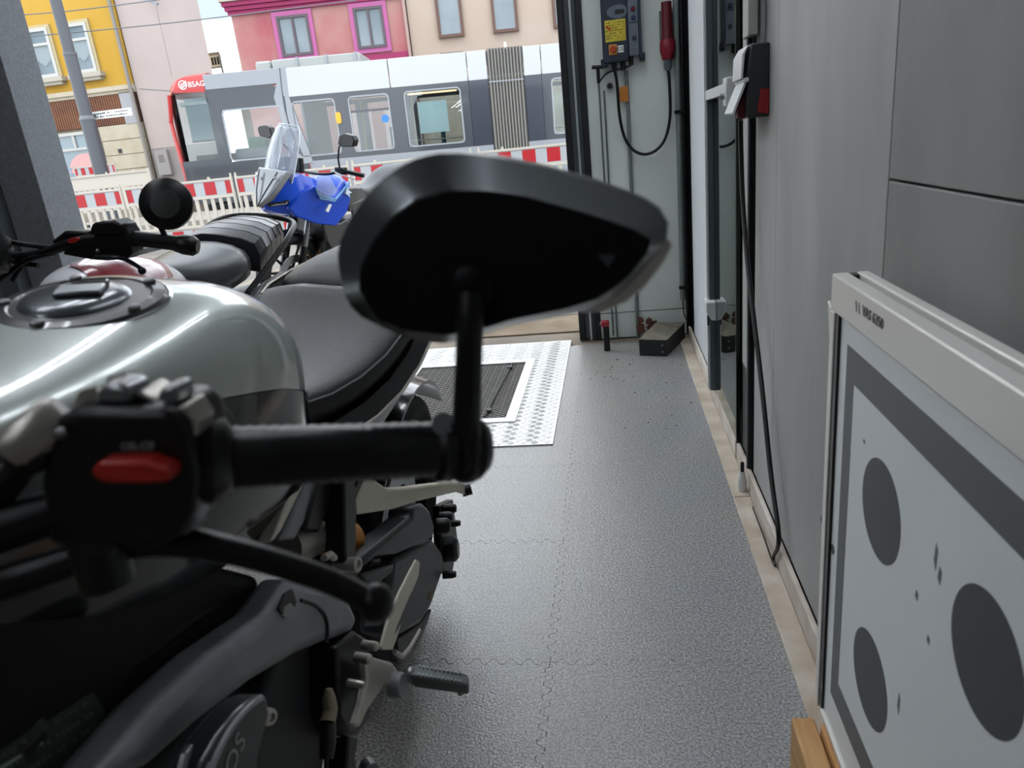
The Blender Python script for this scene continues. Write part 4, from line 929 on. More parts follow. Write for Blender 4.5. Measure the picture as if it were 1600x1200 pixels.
# bar end clamp, mirror stem and mirror
be = PY(722, 712, .346)
ob('bar_end_weight', MB().lathe([(.0, .001), (.015, .001), (.0175, .004), (.0175, .016), (.013, .021), (0, .022)], go, gd2, 24), M_black, mb_)
mir = ob('mirror', MB(), M_black, mb_) if False else None
OUT = [(533,430),(527,400),(533,370),(550,335),(575,300),(605,270),(640,248),(680,237),(720,236),(780,243),(850,258),(920,277),(980,298),(1020,315),(1042,335),(1047,358),(1040,378),(1020,402),(985,440),(960,463),(930,480),(870,494),(800,507),(755,521),(700,535),(650,530),(600,510),(560,490),(540,465)]
INN = [(561,452),(562,415),(583,373),(610,338),(650,310),(700,296),(760,297),(820,306),(900,328),(980,353),(1018,371),(1012,395),(980,435),(938,466),(880,484),(800,500),(755,514),(700,524),(640,518),(590,500)]
def resample(poly, c, n):
    """star-shaped outline -> n rays about c"""
    out = []
    for k in range(n):
        t = math.tau*k/n; d = (math.cos(t), math.sin(t)); best = 0
        for (x0, y0), (x1, y1) in zip(poly, poly[1:]+poly[:1]):
            ex, ey = x1-x0, y1-y0; den = d[0]*ey-d[1]*ex
            if abs(den) < 1e-9: continue
            a = ((x0-c[0])*ey-(y0-c[1])*ex)/den; b = ((x0-c[0])*d[1]-(y0-c[1])*d[0])/den
            if a > 0 and -1e-6 <= b <= 1+1e-6: best = max(best, a)
        out.append((c[0]+d[0]*best, c[1]+d[1]*best))
    return out
mc = (775, 395); NR = 72
ro = [PY(u, v, .372) for u, v in resample(OUT, mc, NR)]; ri = [PY(u, v, .350) for u, v in resample(INN, mc, NR)]
cen = PY(*mc, .36)
def scl(r, k, dy): return [cen+(p-cen)*k+Vector((0, dy, 0)) for p in r]
mid_o = [p+(q-p)*.06+Vector((0, -.003, 0)) for p, q in zip(ro, ri)]
rim_r = [ro, mid_o, [p+(q-p)*.93 for p, q in zip(ro, ri)], ri]
mirror = ob('mirror_shell', MB().loft([[p+Vector((0, .012, 0)) for p in scl(ro, .985, 0)], [p+Vector((0, .006, 0)) for p in ro], ro, mid_o], cap=False), M_black, mb_, smooth=60, label='black outer edge of the bar end mirror shell')
ob('bevel_band', MB().loft([mid_o, [p+(q-p)*.95 for p, q in zip(ro, ri)], ri], cap=False), mat('satin_black_metal', '#6c7174', .24, metal=.85), mirror, smooth=60, label='satin metal bevel round the mirror back')
ob('mirror_back', MB().loft([ri, scl(ri, .97, -.001)]), mat('mirror_back_black', '#05070a', .5, spec=.25), mirror, smooth=20)
ob('mirror_glass', MB().loft([[p+Vector((0, .0135, 0)) for p in scl(ro, .975, 0)], [p+Vector((0, .0165, 0)) for p in scl(ro, .97, 0)]]), M_chrome, mirror)
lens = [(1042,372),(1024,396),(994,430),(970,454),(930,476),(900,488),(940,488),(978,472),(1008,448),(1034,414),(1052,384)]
ob('pale_glass_edge', MB().loft([[PY(u, v, .374) for u, v in lens], [PY(u, v, .384) for u, v in lens]]), mat('pale_glass_edge', '#ebe7df', .25), mirror, bevel=.001, label='pale glass edge strip along the lower right mirror edge')  # pale colour painted in for the mirror glass edge catching light
ob('mirror_emblem', MB().loft([[PY(u, v, .3487) for u, v in ((934, 398), (962, 398), (950, 418))], [PY(u, v, .3495) for u, v in ((934, 398), (962, 398), (950, 418))]]), mat('emblem_grey', '#3a3f45', .5), mirror)
stem = ob('mirror_stem', MB().tube([PY(727, 742, .345), PY(728, 690, .341), PY(731, 600, .338), PY(734, 520, .338), PY(736, 460, .344)], [.0078, .0078, .0070, .0066, .0072], 14, smooth=4), M_black, mb_)
ob('ball_joint', MB().ball(PY(738, 448, .3475), (.0115, .004, .0115)), MATS['mirror_back_black'], stem)
ob('stem_clamp', MB().loft([[PY(u, v, .352) for u, v in ((703, 655), (748, 655), (752, 700), (748, 742), (735, 755), (712, 752), (701, 735), (698, 700))], [PY(u, v, .334) for u, v in ((703, 655), (748, 655), (752, 700), (748, 742), (735, 755), (712, 752), (701, 735), (698, 700))]]), M_black, stem, bevel=.003)
ob('clamp_screw', MB().cyl(PY(693, 662, .335), PY(693, 662, .344), .006, 12), M_steel, stem)
# switch housing
hs = [(70, 662), (110, 641), (262, 640), (286, 665), (304, 742), (300, 800), (282, 842), (230, 862), (150, 872), (72, 850), (60, 760)]
sh_ = ob('switch_housing', MB().prism(pxpoly(hs, PY, .262), (0, .036, 0)), M_black, mb_, bevel=.004, bseg=3)
rs = [(140, 738), (152, 722), (228, 720), (240, 727), (260, 731), (267, 742), (260, 755), (230, 757), (165, 756), (148, 749)]
ob('kill_switch', MB().prism(pxpoly(rs, PY, .253), (0, .010, 0)), M_red, sh_, bevel=.0022, bseg=3, label='red rocker switch')
t0, t1 = PY(190, 699, .2612), PY(242, 697, .2612)
text('lettering', 'OR-OF', (t0+t1)/2, t1-t0, PY(216, 680, .2612)-PY(216, 700, .2612), .0052, mat('dim_print', '#8a8d90', .6), sh_, ext=.0004)
ob('clamp_nut', MB().prism(pxpoly([(143, 634), (152, 608), (168, 600), (192, 601), (206, 612), (205, 634)], PY, .268), (0, .016, 0)), M_steel, sh_, bevel=.003)
ob('clamp_top', MB().prism(pxpoly([(122, 634), (128, 617), (146, 612), (150, 640), (270, 640), (262, 626), (232, 622), (214, 610), (204, 620), (206, 640)], PY, .272), (0, .02, 0)), M_alloy, sh_, bevel=.002)
ob('clamp_bolt', MB().prism(pxpoly([(243, 622), (250, 608), (266, 603), (277, 608), (278, 626), (272, 640)], PY, .270), (0, .014, 0)), M_steel, sh_, bevel=.003)
ob('clamp_side', MB().prism(pxpoly([(270, 640), (290, 632), (308, 662), (303, 690), (296, 688)], PY, .268), (0, .015, 0)), M_alloy, sh_, bevel=.002)
ob('clamp_lower', MB().prism(pxpoly([(268, 760), (305, 755), (313, 780), (300, 830), (280, 845), (262, 800)], PY, .268), (0, .015, 0)), M_dkgrey, sh_, bevel=.003)
a, b = PY(88, 652, .27), PY(40, 690, .262)
ob('reservoir_banjo', MB().lathe([(0, -.006), (.008, -.006), (.0105, -.002), (.0105, .018), (.0085, .022), (0, .022)], a+(b-a)*.1, b-a, 18), M_alloy, mb_)
ob('hose_end', MB().ball(PY(42, 708, .262), (.011, .009, .010)), M_black, mb_)
ob('hose', MB().tube([PY(42, 708, .262), PY(10, 760, .27), PY(-60, 840, .29), PY(-120, 960, .3)], .007, 10, smooth=4), M_black, mb_)
ob('small_bolt', MB().ball(PY(95, 677, .258), .0026), M_steel, mb_)
ob('bolt_rod', MB().cyl(PY(-30, 703, .27), PY(14, 699, .268), .003, 8), M_steel, mb_)
ob('lever_pivot', MB().cyl(PY(150, 850, .262), PY(150, 850, .262)+Vector((0, 0, -.02)), .012), M_black, mb_)
ob('wire_loop', MB().tube([PY(330, 662, .31), PY(338, 645, .31), PY(352, 640, .31), PY(362, 655, .31), PY(368, 668, .31)], .0008, 6, smooth=4), M_steel, mb_)
# clutch lever with ball end
lp = [(-60, 930), (20, 905), (90, 882), (160, 858), (230, 846), (300, 848), (370, 862), (440, 882), (510, 906), (560, 930), (585, 944)]
ob('lever', MB().tube([PY(u, v, .262+.00006*max(0, u)) for u, v in lp], [.0085, .0085, .0082, .008, .0075, .0072, .0068, .0066, .0064, .0062, .006], 12, smooth=4), M_black, mb_, label='black clutch lever')
ob('lever_ball', MB().ball(PY(588, 942, .298), (.0092, .0092, .0105)), M_black, mb_)
# frame, engine and dark body low on the left
pan('engine_case', [(440, 985), (515, 1000), (520, 1100), (505, 1230), (380, 1230), (405, 1130), (425, 1060)], -.42, .14, M_engine, bevel=.012)
pan('frame_spar', [(425, 958), (462, 905), (520, 915), (548, 935), (562, 965), (553, 992), (515, 1003), (470, 1022), (400, 1065), (310, 1135), (240, 1200), (150, 1230), (255, 1100), (340, 1020)], -.385, .05, M_dkgrey, bevel=.018, bseg=4, label='dark grey cast frame spar')
pan('frame_recess', [(436, 952), (446, 928), (458, 920), (464, 940), (458, 960), (444, 966)], -.3835, .004, M_black, bevel=.001)
pan('recess_bolt', [(442, 962), (446, 948), (455, 942), (461, 950), (458, 963), (448, 967)], -.382, .003, M_steel, bevel=.001)
ob('frame_joint', MB().tube([PX(u, v, -.3835) for u, v in ((470, 938), (492, 945), (508, 962), (512, 985), (510, 1004))], .0022, 6, smooth=4), M_black, mb_)
pan('body_side', [(-60, 905), (120, 880), (240, 872), (330, 876), (420, 900), (395, 970), (330, 1025), (250, 1105), (160, 1210), (60, 1300), (-120, 1300)], -.43, .12, mat('dark_body_black', '#020303', .5, spec=.2), bevel=.02, bseg=3)
ob('body_crease', MB().tube([PX(u, v, -.436) for u, v in ((150, 1080), (230, 1020), (310, 960), (380, 925))], [.003, .008, .008, .003], 8, smooth=4), MATS['dark_body_black'], mb_)
st3 = pan('sticker', [(-20, 1185), (70, 1128), (140, 1085), (146, 1082), (188, 1146), (120, 1185), (60, 1220), (-20, 1250)], -.4285, .0015, mat('dark_green_sticker', '#1d2723', .35), bevel=0, label='dark greenish label with small faded print')
random.seed(21); spm = MB()
for r_ in range(4):
    a = Vector((-20+r_*14, 1192+r_*16, 0)); d = Vector((140-a.x+r_*10, 1092+r_*16-a.y, 0)); t = .0
    while t < .96:
        w_ = random.uniform(.02, .05); p = [a+d*t, a+d*(t+w_), a+d*(t+w_)+Vector((3, 6, 0)), a+d*t+Vector((3, 6, 0))]
        if random.random() > .2: spm.prism([PX(q.x, q.y, -.428) for q in p], (-.0004, 0, 0))
        t += w_+.015
ob('print', spm, mat('faded_green_print', '#3c4a43', .5), st3, kind='stuff')
pan('sticker_stripe', [(0, 1198), (66, 1158), (68, 1161), (2, 1203)], -.4278, .0004, mat('pale_green_print', '#86988d', .5), st3, bevel=0)
sr = pan('radiator_shroud', [(418, 1083), (398, 1090), (374, 1112), (345, 1148), (322, 1190), (300, 1250), (400, 1250), (406, 1180), (424, 1115)], -.335, .03, mat('shroud_dark', '#20252a', .3, coat=.3), bevel=.006, bseg=3)
ob('shroud_ridge', MB().tube([PX(u, v, -.334) for u, v in ((408, 1090), (385, 1108), (358, 1142), (338, 1180), (322, 1220))], .003, 8, smooth=4), M_dkgrey, sr)
a, b = PX(356, 1208, -.3345), PX(378, 1152, -.3345)
text('lettering', 'OS', (a+b)/2, b-a, PX(345, 1178, -.3345)-PX(368, 1190, -.3345), .026, M_print, sr)
pan('shroud_logo', [(318, 1210), (326, 1190), (336, 1196), (334, 1215)], -.3345, .0006, M_print, sr, bevel=0)
pan('shroud_tip', [(303, 1162), (292, 1176), (280, 1230), (286, 1230)], -.345, .006, M_steel, bevel=.001)
bo = PX(419, 1120, -.34)
ob('shroud_bolt', MB().lathe([(0, .002), (.0035, .002), (.004, .005), (.0075, .004), (.008, 0), (.008, -.02), (0, -.02)], bo, (1, -.3, .2), 14), M_alloy, mb_)
ln_ = [(514, 1076), (514, 1092), (516, 1108), (512, 1128), (512, 1160), (510, 1185), (509, 1240)]
ob('hose_fitting', MB().tube([PX(u, v, -.36) for u, v in ln_[:4]], [.004, .008, .009, .009], 12), mat('brass_fitting', '#8c8670', .45, metal=.4), mb_)
ob('sensor_boot', MB().tube([PX(u, v, -.36) for u, v in ln_[3:6]], [.009, .0095, .008], 12), M_rubber, mb_)
ob('sensor_wire', MB().tube([PX(u, v, -.36) for u, v in ln_[5:]], .003, 8), M_rubber, mb_)
pan('side_plate', [(556, 985), (578, 1000), (582, 1060), (580, 1125), (560, 1150), (545, 1150), (530, 1120), (528, 1010)], -.38, .04, M_black, bevel=.006)
pan('stand_bracket', [(545, 1150), (562, 1150), (556, 1180), (560, 1240), (540, 1240)], -.40, .03, M_black, bevel=.004)
ob('side_stand', MB().tube([Vector((-.42, .66, .28)), Vector((-.36, .72, .13)), Vector((-.30, .80, .012))], .012, 10), M_black, mb_)
ob('side_stand_foot', MB().box(-.33, -.27, .78, .83, 0, .012), M_black, mb_)
# uprights, air box and shock below the grip
pan('frame_tube', [(462, 752), (478, 752), (440, 830), (424, 850)], -.405, .02, M_champ, bevel=.003)
pan('air_box_side', [(478, 752), (498, 752), (486, 800), (462, 842), (440, 845)], -.41, .03, M_dkgrey, bevel=.004)
pan('upright', [(498, 745), (525, 745), (512, 800), (500, 832), (478, 828)], -.405, .03, M_black, bevel=.004)
pan('upright', [(538, 745), (556, 745), (558, 800), (556, 880), (540, 880)], -.385, .03, M_black, bevel=.004)
pan('linkage_plate', [(512, 800), (535, 765), (550, 780), (540, 800), (520, 815)], -.43, .02, M_swing, bevel=.004)
a, b = PX(478, 838, -.47), PX(540, 846, -.46)
shk = ob('shock', MB().cyl(a, b, .034, 24), M_gold, mb_, label='gold anodised rear shock body')
ob('shock_label', MB().cyl(a+(b-a)*.52, a+(b-a)*.74, .0345, 24), mat('shock_label', '#5c3a24', .5), shk)
ob('shock_reservoir', MB().cyl(PX(440, 858, -.44), PX(486, 838, -.44), .028, 20), M_alloy, mb_)
ob('spring', MB().tube([Vector((-.50+.03*math.cos(t*2.2), .98+.03*math.sin(t*2.2), .70-.006*t)) for t in range(0, 24)], .005, 8), mat('spring_orange', '#d37a22', .4), mb_)
for u, v, X in ((492, 843, -.42), (555, 882, -.375)):
    ob('frame_bolt', MB().lathe([(0, .002), (.005, .002), (.006, .006), (.0105, .005), (.011, 0), (.011, -.03), (0, -.03)], PX(u, v, X), (1, -.2, .1), 14), M_alloy, mb_)
pan('bolt_lug', [(528, 866), (556, 866), (566, 890), (556, 905), (530, 890)], -.40, .04, M_black, bevel=.004)
ob('hub_wrap', MB().tube([PX(u, v, -.39) for u, v in ((506, 872), (516, 866), (522, 872))], .005, 8), M_alloy, mb_)
# swing arm
pan('swing_arm', c3([(620, 510), (700, 440), (880, 290), (885, 240), (940, 220), (975, 260), (1000, 340), (992, 402), (820, 482), (700, 500), (630, 560)]), -.40, .05, M_swing, bevel=.008, label='dark grey swing arm')
pan('swing_arm_plate', c3([(790, 500), (990, 405), (1045, 480), (1045, 580), (985, 760), (930, 850), (800, 925), (740, 900), (760, 700)]), -.415, .05, M_swing, bevel=.012)
pan('swing_arm_brace', c3([(615, 590), (790, 535), (782, 580), (700, 650), (640, 640)]), -.405, .03, M_swing, bevel=.005)
lt_ = PX(676, 927, -.4145)
text('lettering', 'ID2', PX(673, 930, -.4142), PX(684, 912, -.4142)-PX(664, 940, -.4142), PX(665, 915, -.4142)-PX(675, 935, -.4142), .02, mat('yellow_print', '#8e8348', .6), mb_, ext=.0003)
pan('chain_guard', c3([(800, 925), (930, 850), (985, 770), (960, 850), (900, 980), (810, 1010)]), -.43, .02, M_black, bevel=.003)
for u, v, r, X in ((694, 808, .012, -.41), (690, 822, .018, -.41), (703, 858, .03, -.42), (706, 818, .008, -.40), (699, 898, .009, -.41), (700, 795, .012, -.42)):
    ob('axle_fitting', MB().lathe([(0, .02), (r*.7, .02), (r, .012), (r, -.01), (0, -.01)], PX(u, v, X), (1, .1, 0), 14), M_black, mb_)
pan('axle_plate', [(688, 790), (708, 780), (716, 850), (706, 900), (692, 890)], -.43, .02, M_black, bevel=.003)
# passenger peg hanger (reaches out and back), heel guard, peg
hp = c3([(640, 88), (690, 105), (755, 150), (830, 146), (950, 130), (1090, 114), (1150, 118), (1175, 150), (1160, 180), (1110, 165), (900, 215), (780, 255), (590, 285), (585, 210)])
hv = []
for u, v in hp:
    t = (u-555)/(735-555); X = -.40+.09*t; hv.append(PX(u, v, X))
ob('peg_hanger', MB().prism(hv, (-.012, .01, 0)), M_champ, mb_, bevel=.003, label='champagne coloured passenger peg hanger')
ob('hanger_tip', MB().cyl(PX(722, 768, -.322), PX(736, 764, -.305), .011, 14), M_black, mb_)
hg = pan('heel_guard', c3([(905, 515), (922, 528), (915, 600), (850, 760), (800, 930), (780, 985), (730, 985), (720, 970), (770, 790), (820, 680), (880, 560)]), -.352, .005, M_champ, bevel=.0015, label='champagne heel guard plate')
pan('heel_guard_slot', c3([(882, 680), (876, 690), (840, 770), (800, 870), (790, 905), (815, 860), (860, 770)]), -.3515, .0015, M_black, hg, bevel=0)
pan('peg_bracket', c4([(640, 640), (660, 615), (780, 650), (805, 690), (840, 720), (838, 770), (790, 782), (740, 770), (690, 840), (650, 900), (610, 990), (588, 980), (625, 870), (650, 740)]), -.352, .014, M_alloy, bevel=.004, label='cast alloy foot peg bracket')
for u, v, r in ((587, 1010, .0065), (576, 1030, .007), (565, 1070, .005)):
    ob('bracket_bolt', MB().lathe([(0, .004), (r*.6, .004), (r, .001), (r, -.02), (0, -.02)], PX(u, v, -.35), (1, -.2, 0), 14), M_alloy, mb_)
ob('pedal_pivot', MB().lathe([(0, .008), (.016, .008), (.018, .004), (.018, -.01), (0, -.01)], PX(622, 1070, -.345), (1, -.1, 0), 18), M_dkgrey, mb_)
ob('shift_rod', MB().tube([PX(616, 1018, -.36), PX(628, 1026, -.36), PX(640, 1012, -.36), PX(655, 985, -.365)], .004, 8), M_alloy, mb_)
p0, p1 = PX(640, 1054, -.335), PX(714, 1066, -.268)
pd = (p1-p0).normalized(); side = Vector((pd.y, -pd.x, 0)).normalized(); upv = Vector((0, 0, 1))
peg = ob('foot_peg', MB().loft([[p0+pd*d+side*a*k+upv*b*k for a, b in ((-.011, -.012), (.011, -.012), (.013, .010), (-.013, .010))] for d, k in ((0, .8), (.01, 1.05), (.085, .95), (.09, .8))]), mat('peg_grey', '#6b706e', .45, metal=.5), mb_, bevel=.003)
for k in range(11):
    for s_ in (-1, 1):
        c = p0+pd*(.016+.0062*k)+side*.0085*s_+upv*.0105
        ob('peg_tooth', MB().obox(c, (.0028, .006, .004), Matrix((pd, side, upv)).transposed()), M_steel, peg)
ob('peg_hinge', MB().ball(p0, (.012, .012, .012)), M_steel, peg)
ob('peg_feeler', MB().cyl(p1+pd*.0-upv*.004, p1+pd*.004-upv*.02, .005), M_steel, peg)
ob('rear_peg_end', MB().cyl(PX(572, 1195, -.33), PX(580, 1205, -.32), .01), M_steel, mb_)
ob('engine_block', MB(LM).box(-.09, .09, .42, .80, .22, .58), M_engine, mb_, bevel=.03)
ob('radiator', MB(LM).box(-.09, .09, .34, .38, .45, .76), M_black, mb_, bevel=.01)

# ------------------------------------------------------------------ second motorcycle (red and white tank, ribbed seat)
X2 = 0.0; M2 = Matrix.Translation((-1.525, 0, 0)) @ Matrix.Rotation(math.radians(10.5), 4, 'Y')
m2 = empty('red_motorcycle', (-1.45, 2.0, 0), 'motorcycle with red and white tank, ribbed black seat and round mirror behind the silver one', 'motorcycle')
def at2(*p): return Vector(p)
ob('handlebar', MB().tube([PY(285, 381, 1.49), PY(200, 368, 1.46), PY(120, 378, 1.44), PY(60, 398, 1.46), PY(0, 405, 1.48), Vector((-1.60, 1.42, .945)), Vector((-1.72, 1.5, .93))], .011, 10, smooth=4), M_black, m2)
ob('grip', MB().cyl(PY(200, 371, 1.46), PY(284, 381, 1.49), .0165, 20), M_rubber, m2)
ob('grip', MB().cyl((-1.64, 1.44, .94), (-1.75, 1.51, .925), .0165, 20), M_rubber, m2)
ob('bar_end', MB().lathe([(0, 0), (.019, 0), (.022, .008), (.022, .03), (.015, .04), (0, .04)], PY(280, 381, 1.49), PY(300, 384, 1.495)-PY(280, 381, 1.49), 18), M_black, m2)
ms = ob('mirror_stem', MB().tube([PY(283, 392, 1.49), PY(268, 385, 1.48), PY(256, 365, 1.48), PY(247, 345, 1.48)], .006, 8, smooth=4), M_black, m2)
mcn = PY(259, 318, 1.49); ma = Vector((.32, -1, .28)).normalized()
mr = ob('mirror', MB().lathe([(0, .012), (.024, .012), (.03, .010), (.05, .004), (.055, 0), (.055, -.01), (.05, -.012), (0, -.012)], mcn, ma, 36), M_black, m2, label='round black bar end mirror')
ob('mirror_boss', MB().lathe([(.031, .011), (.030, .0145), (0, .0155)], mcn+Vector((.002, 0, -.004)), ma, 28), mat('mirror_boss', '#2a2d2c', .35), mr)
ob('mirror_glass', MB().lathe([(0, -.014), (.047, -.014), (.048, -.0122)], mcn, ma, 28), M_chrome, mr)
ob('switch_cluster', MB().prism(pxpoly([(95, 398), (110, 375), (138, 366), (142, 350), (160, 345), (190, 350), (198, 362), (202, 378), (205, 398), (196, 405), (165, 408), (140, 406)], PY, 1.44), (0, .05, 0)), M_black, m2, bevel=.006)
ob('master_cylinder', MB().prism(pxpoly([(140, 356), (146, 348), (176, 344), (190, 352), (190, 366), (142, 368)], PY, 1.43), (0, .055, 0)), M_black, m2, bevel=.005)
ob('bar_cover', MB().prism(pxpoly([(78, 378), (100, 361), (140, 361), (140, 385), (100, 390)], PY, 1.45), (0, .03, 0)), M_black, m2, bevel=.005)
ob('kill_switch', MB().prism(pxpoly([(104, 377), (108, 373), (120, 371), (122, 375), (116, 380), (108, 380)], PY, 1.422), (0, .008, 0)), M_red, m2, bevel=.001, label='small red switch')
ob('switch_light', MB().ball(PY(153, 392, 1.435), .005), M_steel, m2)
ob('lever', MB().tube([PY(150, 402, 1.43), PY(185, 402, 1.43), PY(205, 410, 1.44), PY(221, 420, 1.45)], [.006, .0055, .005, .0045], 8, smooth=4), M_black, m2)
ob('lever_ball', MB().ball(PY(222, 423, 1.45), .0085), M_black, m2)
for k, l in enumerate(([(85, 395), (45, 405), (15, 425), (-5, 440)], [(90, 388), (40, 382), (0, 375)], [(60, 415), (25, 410), (0, 395), (-30, 380)], [(20, 438), (40, 410), (75, 396)])):
    ob('control_cable', MB().tube([PY(u, v, 1.45+.01*k) for u, v in l], .006, 8, smooth=4), M_rubber, m2)
ob('chrome_clip', MB().ball(PY(6, 414, 1.44), .006), M_chrome, m2)
ob('bar_riser', MB().cyl(PY(8, 384, 1.5), PY(-30, 376, 1.5), .02), M_dkgrey, m2)
ob('instrument', MB().lathe([(0, .02), (.04, .02), (.045, 0), (.04, -.05), (0, -.06)], (-1.33, 1.42, 1.0), (0, .5, .9), 24), M_black, m2)
M_tkw = mat('white_tank_paint', '#dcdde2', .25, coat=.8); M_tkr = mat('dark_red_tank_paint', '#7c1824', .25, coat=.8)
T2 = [(1.60, .05, .87), (1.64, .10, .905), (1.70, .128, .925), (1.80, .142, .932), (1.90, .138, .922), (2.0, .118, .895), (2.06, .09, .86), (2.10, .05, .83)]
tk2 = ob('fuel_tank', MB(M2).loft([ell_ring(X2, y, w, .72, .80, zt, 28, 2.3) for y, w, zt in T2]), M_tkw, m2, sub=1, smooth=180, label='white fuel tank with dark red flash')
def tank_pt(y, t, k=1.006):
    for (ya, wa, za), (yb, wb, zb) in zip(T2, T2[1:]):
        if ya <= y <= yb:
            s_ = (y-ya)/(yb-ya); w = wa+(wb-wa)*s_; z1 = za+(zb-za)*s_; break
    c, q = math.cos(t), math.sin(t)
    return Vector((X2+k*w*math.copysign(abs(c)**(2/2.3), c), y, .80+k*(z1-.80)*abs(q)**(2/2.3)))
for nm, ta, tb, ya, yb, m in (('red_flash', .55, 1.75, 1.63, 1.93, M_tkr),):
    g1 = [[tank_pt(ya+(yb-ya)*i/14+.09*(j/10), ta+(tb-ta)*j/10) for j in range(11)] for i in range(15)]
    g1 = [[tank_pt(min(2.06, p_), ta+(tb-ta)*j/10, 1.008) for j, p_ in enumerate([ya+(yb-ya)*i/14+.07*(jj/10) for jj in range(11)])] for i in range(15)]
    fl2 = ob(nm, MB(M2).loft(g1, cap=False, loop=False), m, tk2, smooth=180, label='dark red painted flash')
text('lettering', 'KAWA', tank_pt(1.74, 1.2, 1.015)+Vector((0, 0, .004)), (1, .35, -.25), (-.2, .9, .35), .05, M_tkw, tk2) if False else None
S2 = [(1.97, .06, .845), (2.04, .09, .856), (2.12, .12, .86), (2.22, .138, .865), (2.33, .142, .876), (2.42, .138, .892)]
st_2 = ob('seat', MB(M2).loft([[Vector((X2+w*x, y, zt+dz)) for x, dz in ((-1, -.14), (-1, -.05), (-.9, -.012), (-.5, .006), (0, .012), (.5, .006), (.9, -.012), (1, -.05), (1, -.14))] for y, w, zt in S2]), M_seat2, m2, sub=1, smooth=180, label='smooth black rider seat')
rib = [(2.42, .140, .896), (2.475, .138, .911), (2.53, .134, .922), (2.585, .128, .930), (2.64, .12, .933), (2.695, .108, .932), (2.74, .09, .926)]
for (ya, wa, za), (yb, wb, zb) in zip(rib, rib[1:]):
    ob('seat_rib', MB(M2).loft([[Vector((X2+w*x, y, z+dz-d)) for x, dz in ((-1.02, -.10), (-1.02, -.04), (-.88, -.005), (-.5, .010), (0, .014), (.5, .010), (.88, -.005), (1.02, -.04), (1.02, -.10))] for y, w, z, d in ((ya+.001, wa, za, .003), (ya+.004, wa, za+.0005, 0), (yb-.004, wb, zb-.0005, 0), (yb-.001, wb, zb, .003))]), M_seat2, st_2, smooth=25)
ob('seat_tail', MB(M2).loft([[Vector((X2+w*x, y, z+dz)) for x, dz in ((-1, -.10), (-.95, -.03), (0, .0), (.95, -.03), (1, -.10))] for y, w, z in ((2.741, .09, .905), (2.775, .065, .885))]), M_seat2, st_2)
ob('grab_loop', MB(M2).tube([Vector((X2+x, y, z)) for x, y, z in ((-.15, 2.30, .74), (-.165, 2.48, .83), (-.16, 2.64, .90), (-.12, 2.76, .925), (0, 2.81, .93), (.12, 2.76, .925), (.16, 2.64, .90), (.165, 2.48, .83), (.15, 2.30, .74))], .011, 10, smooth=5), M_black, m2, label='black tubular grab loop round the seat tail')
ob('rear_mudguard', MB(M2).loft([[Vector((X2+x, 2.62+r*math.cos(t), .32+r*math.sin(t))) for x, r in ((-.09, .345), (0, .37), (.09, .345), (.09, .338), (0, .362), (-.09, .338))] for t in [math.radians(a) for a in range(10, 140, 10)]]), M_white, m2, smooth=50, label='white rear mudguard')
ob('frame_rail', MB(M2).tube([Vector((X2+.13, 2.0, .70)), Vector((X2+.14, 2.3, .72)), Vector((X2+.14, 2.6, .75))], .013, 8).tube([Vector((X2-.13, 2.0, .70)), Vector((X2-.14, 2.3, .72)), Vector((X2-.14, 2.6, .75))], .013, 8), M_black, m2)
ob('side_cover', MB(M2).prism([Vector((X2+.13, y, z)) for y, z in ((2.02, .70), (2.3, .70), (2.26, .5), (2.08, .48))], (-.26, 0, 0)), M_black, m2, bevel=.02)
ob('rear_shock', MB(M2).cyl((X2+.14, 2.52, .72), (X2+.14, 2.6, .36), .028, 14), M_black, m2)
ob('rear_shock', MB(M2).cyl((X2-.14, 2.52, .72), (X2-.14, 2.6, .36), .028, 14), M_black, m2)
ob('engine_block', MB(M2).box(X2-.18, X2+.18, 1.72, 2.15, .25, .66), M_engine, m2, bevel=.04)
for z in (.46, .50, .54, .58, .62): ob('cooling_fin', MB(M2).box(X2-.2, X2+.2, 1.74, 2.0, z, z+.01), M_steel, m2)
ob('fork', MB(M2).cyl((X2-.1, 1.22, .32), (X2-.1, 1.46, .92), .022).cyl((X2+.1, 1.22, .32), (X2+.1, 1.46, .92), .022), M_chrome, m2)
ob('headlamp', MB(M2).ball((X2, 1.32, .86), (.09, .08, .09)), M_black, m2)
wheel(m2, M2, (X2, 1.2, .32), (1, 0, 0), .32, .11, 16, M_steel)
wheel(m2, M2, (X2, 2.64, .32), (1, 0, 0), .32, .15, 16, M_steel)
ob('swing_arm', MB(M2).cyl((X2+.12, 2.1, .36), (X2+.12, 2.66, .32), .022, 10).cyl((X2-.12, 2.1, .36), (X2-.12, 2.66, .32), .022, 10), M_black, m2)
ob('exhaust', MB(M2).tube([Vector((X2+.17, 1.75, .35)), Vector((X2+.19, 2.1, .30)), Vector((X2+.2, 2.7, .36))], [.025, .04, .045], 14), M_chrome, m2)
ob('side_stand', MB(M2).cyl((X2+.14, 1.95, .28), (X2+.22, 2.05, .05), .012, 8), M_black, m2)

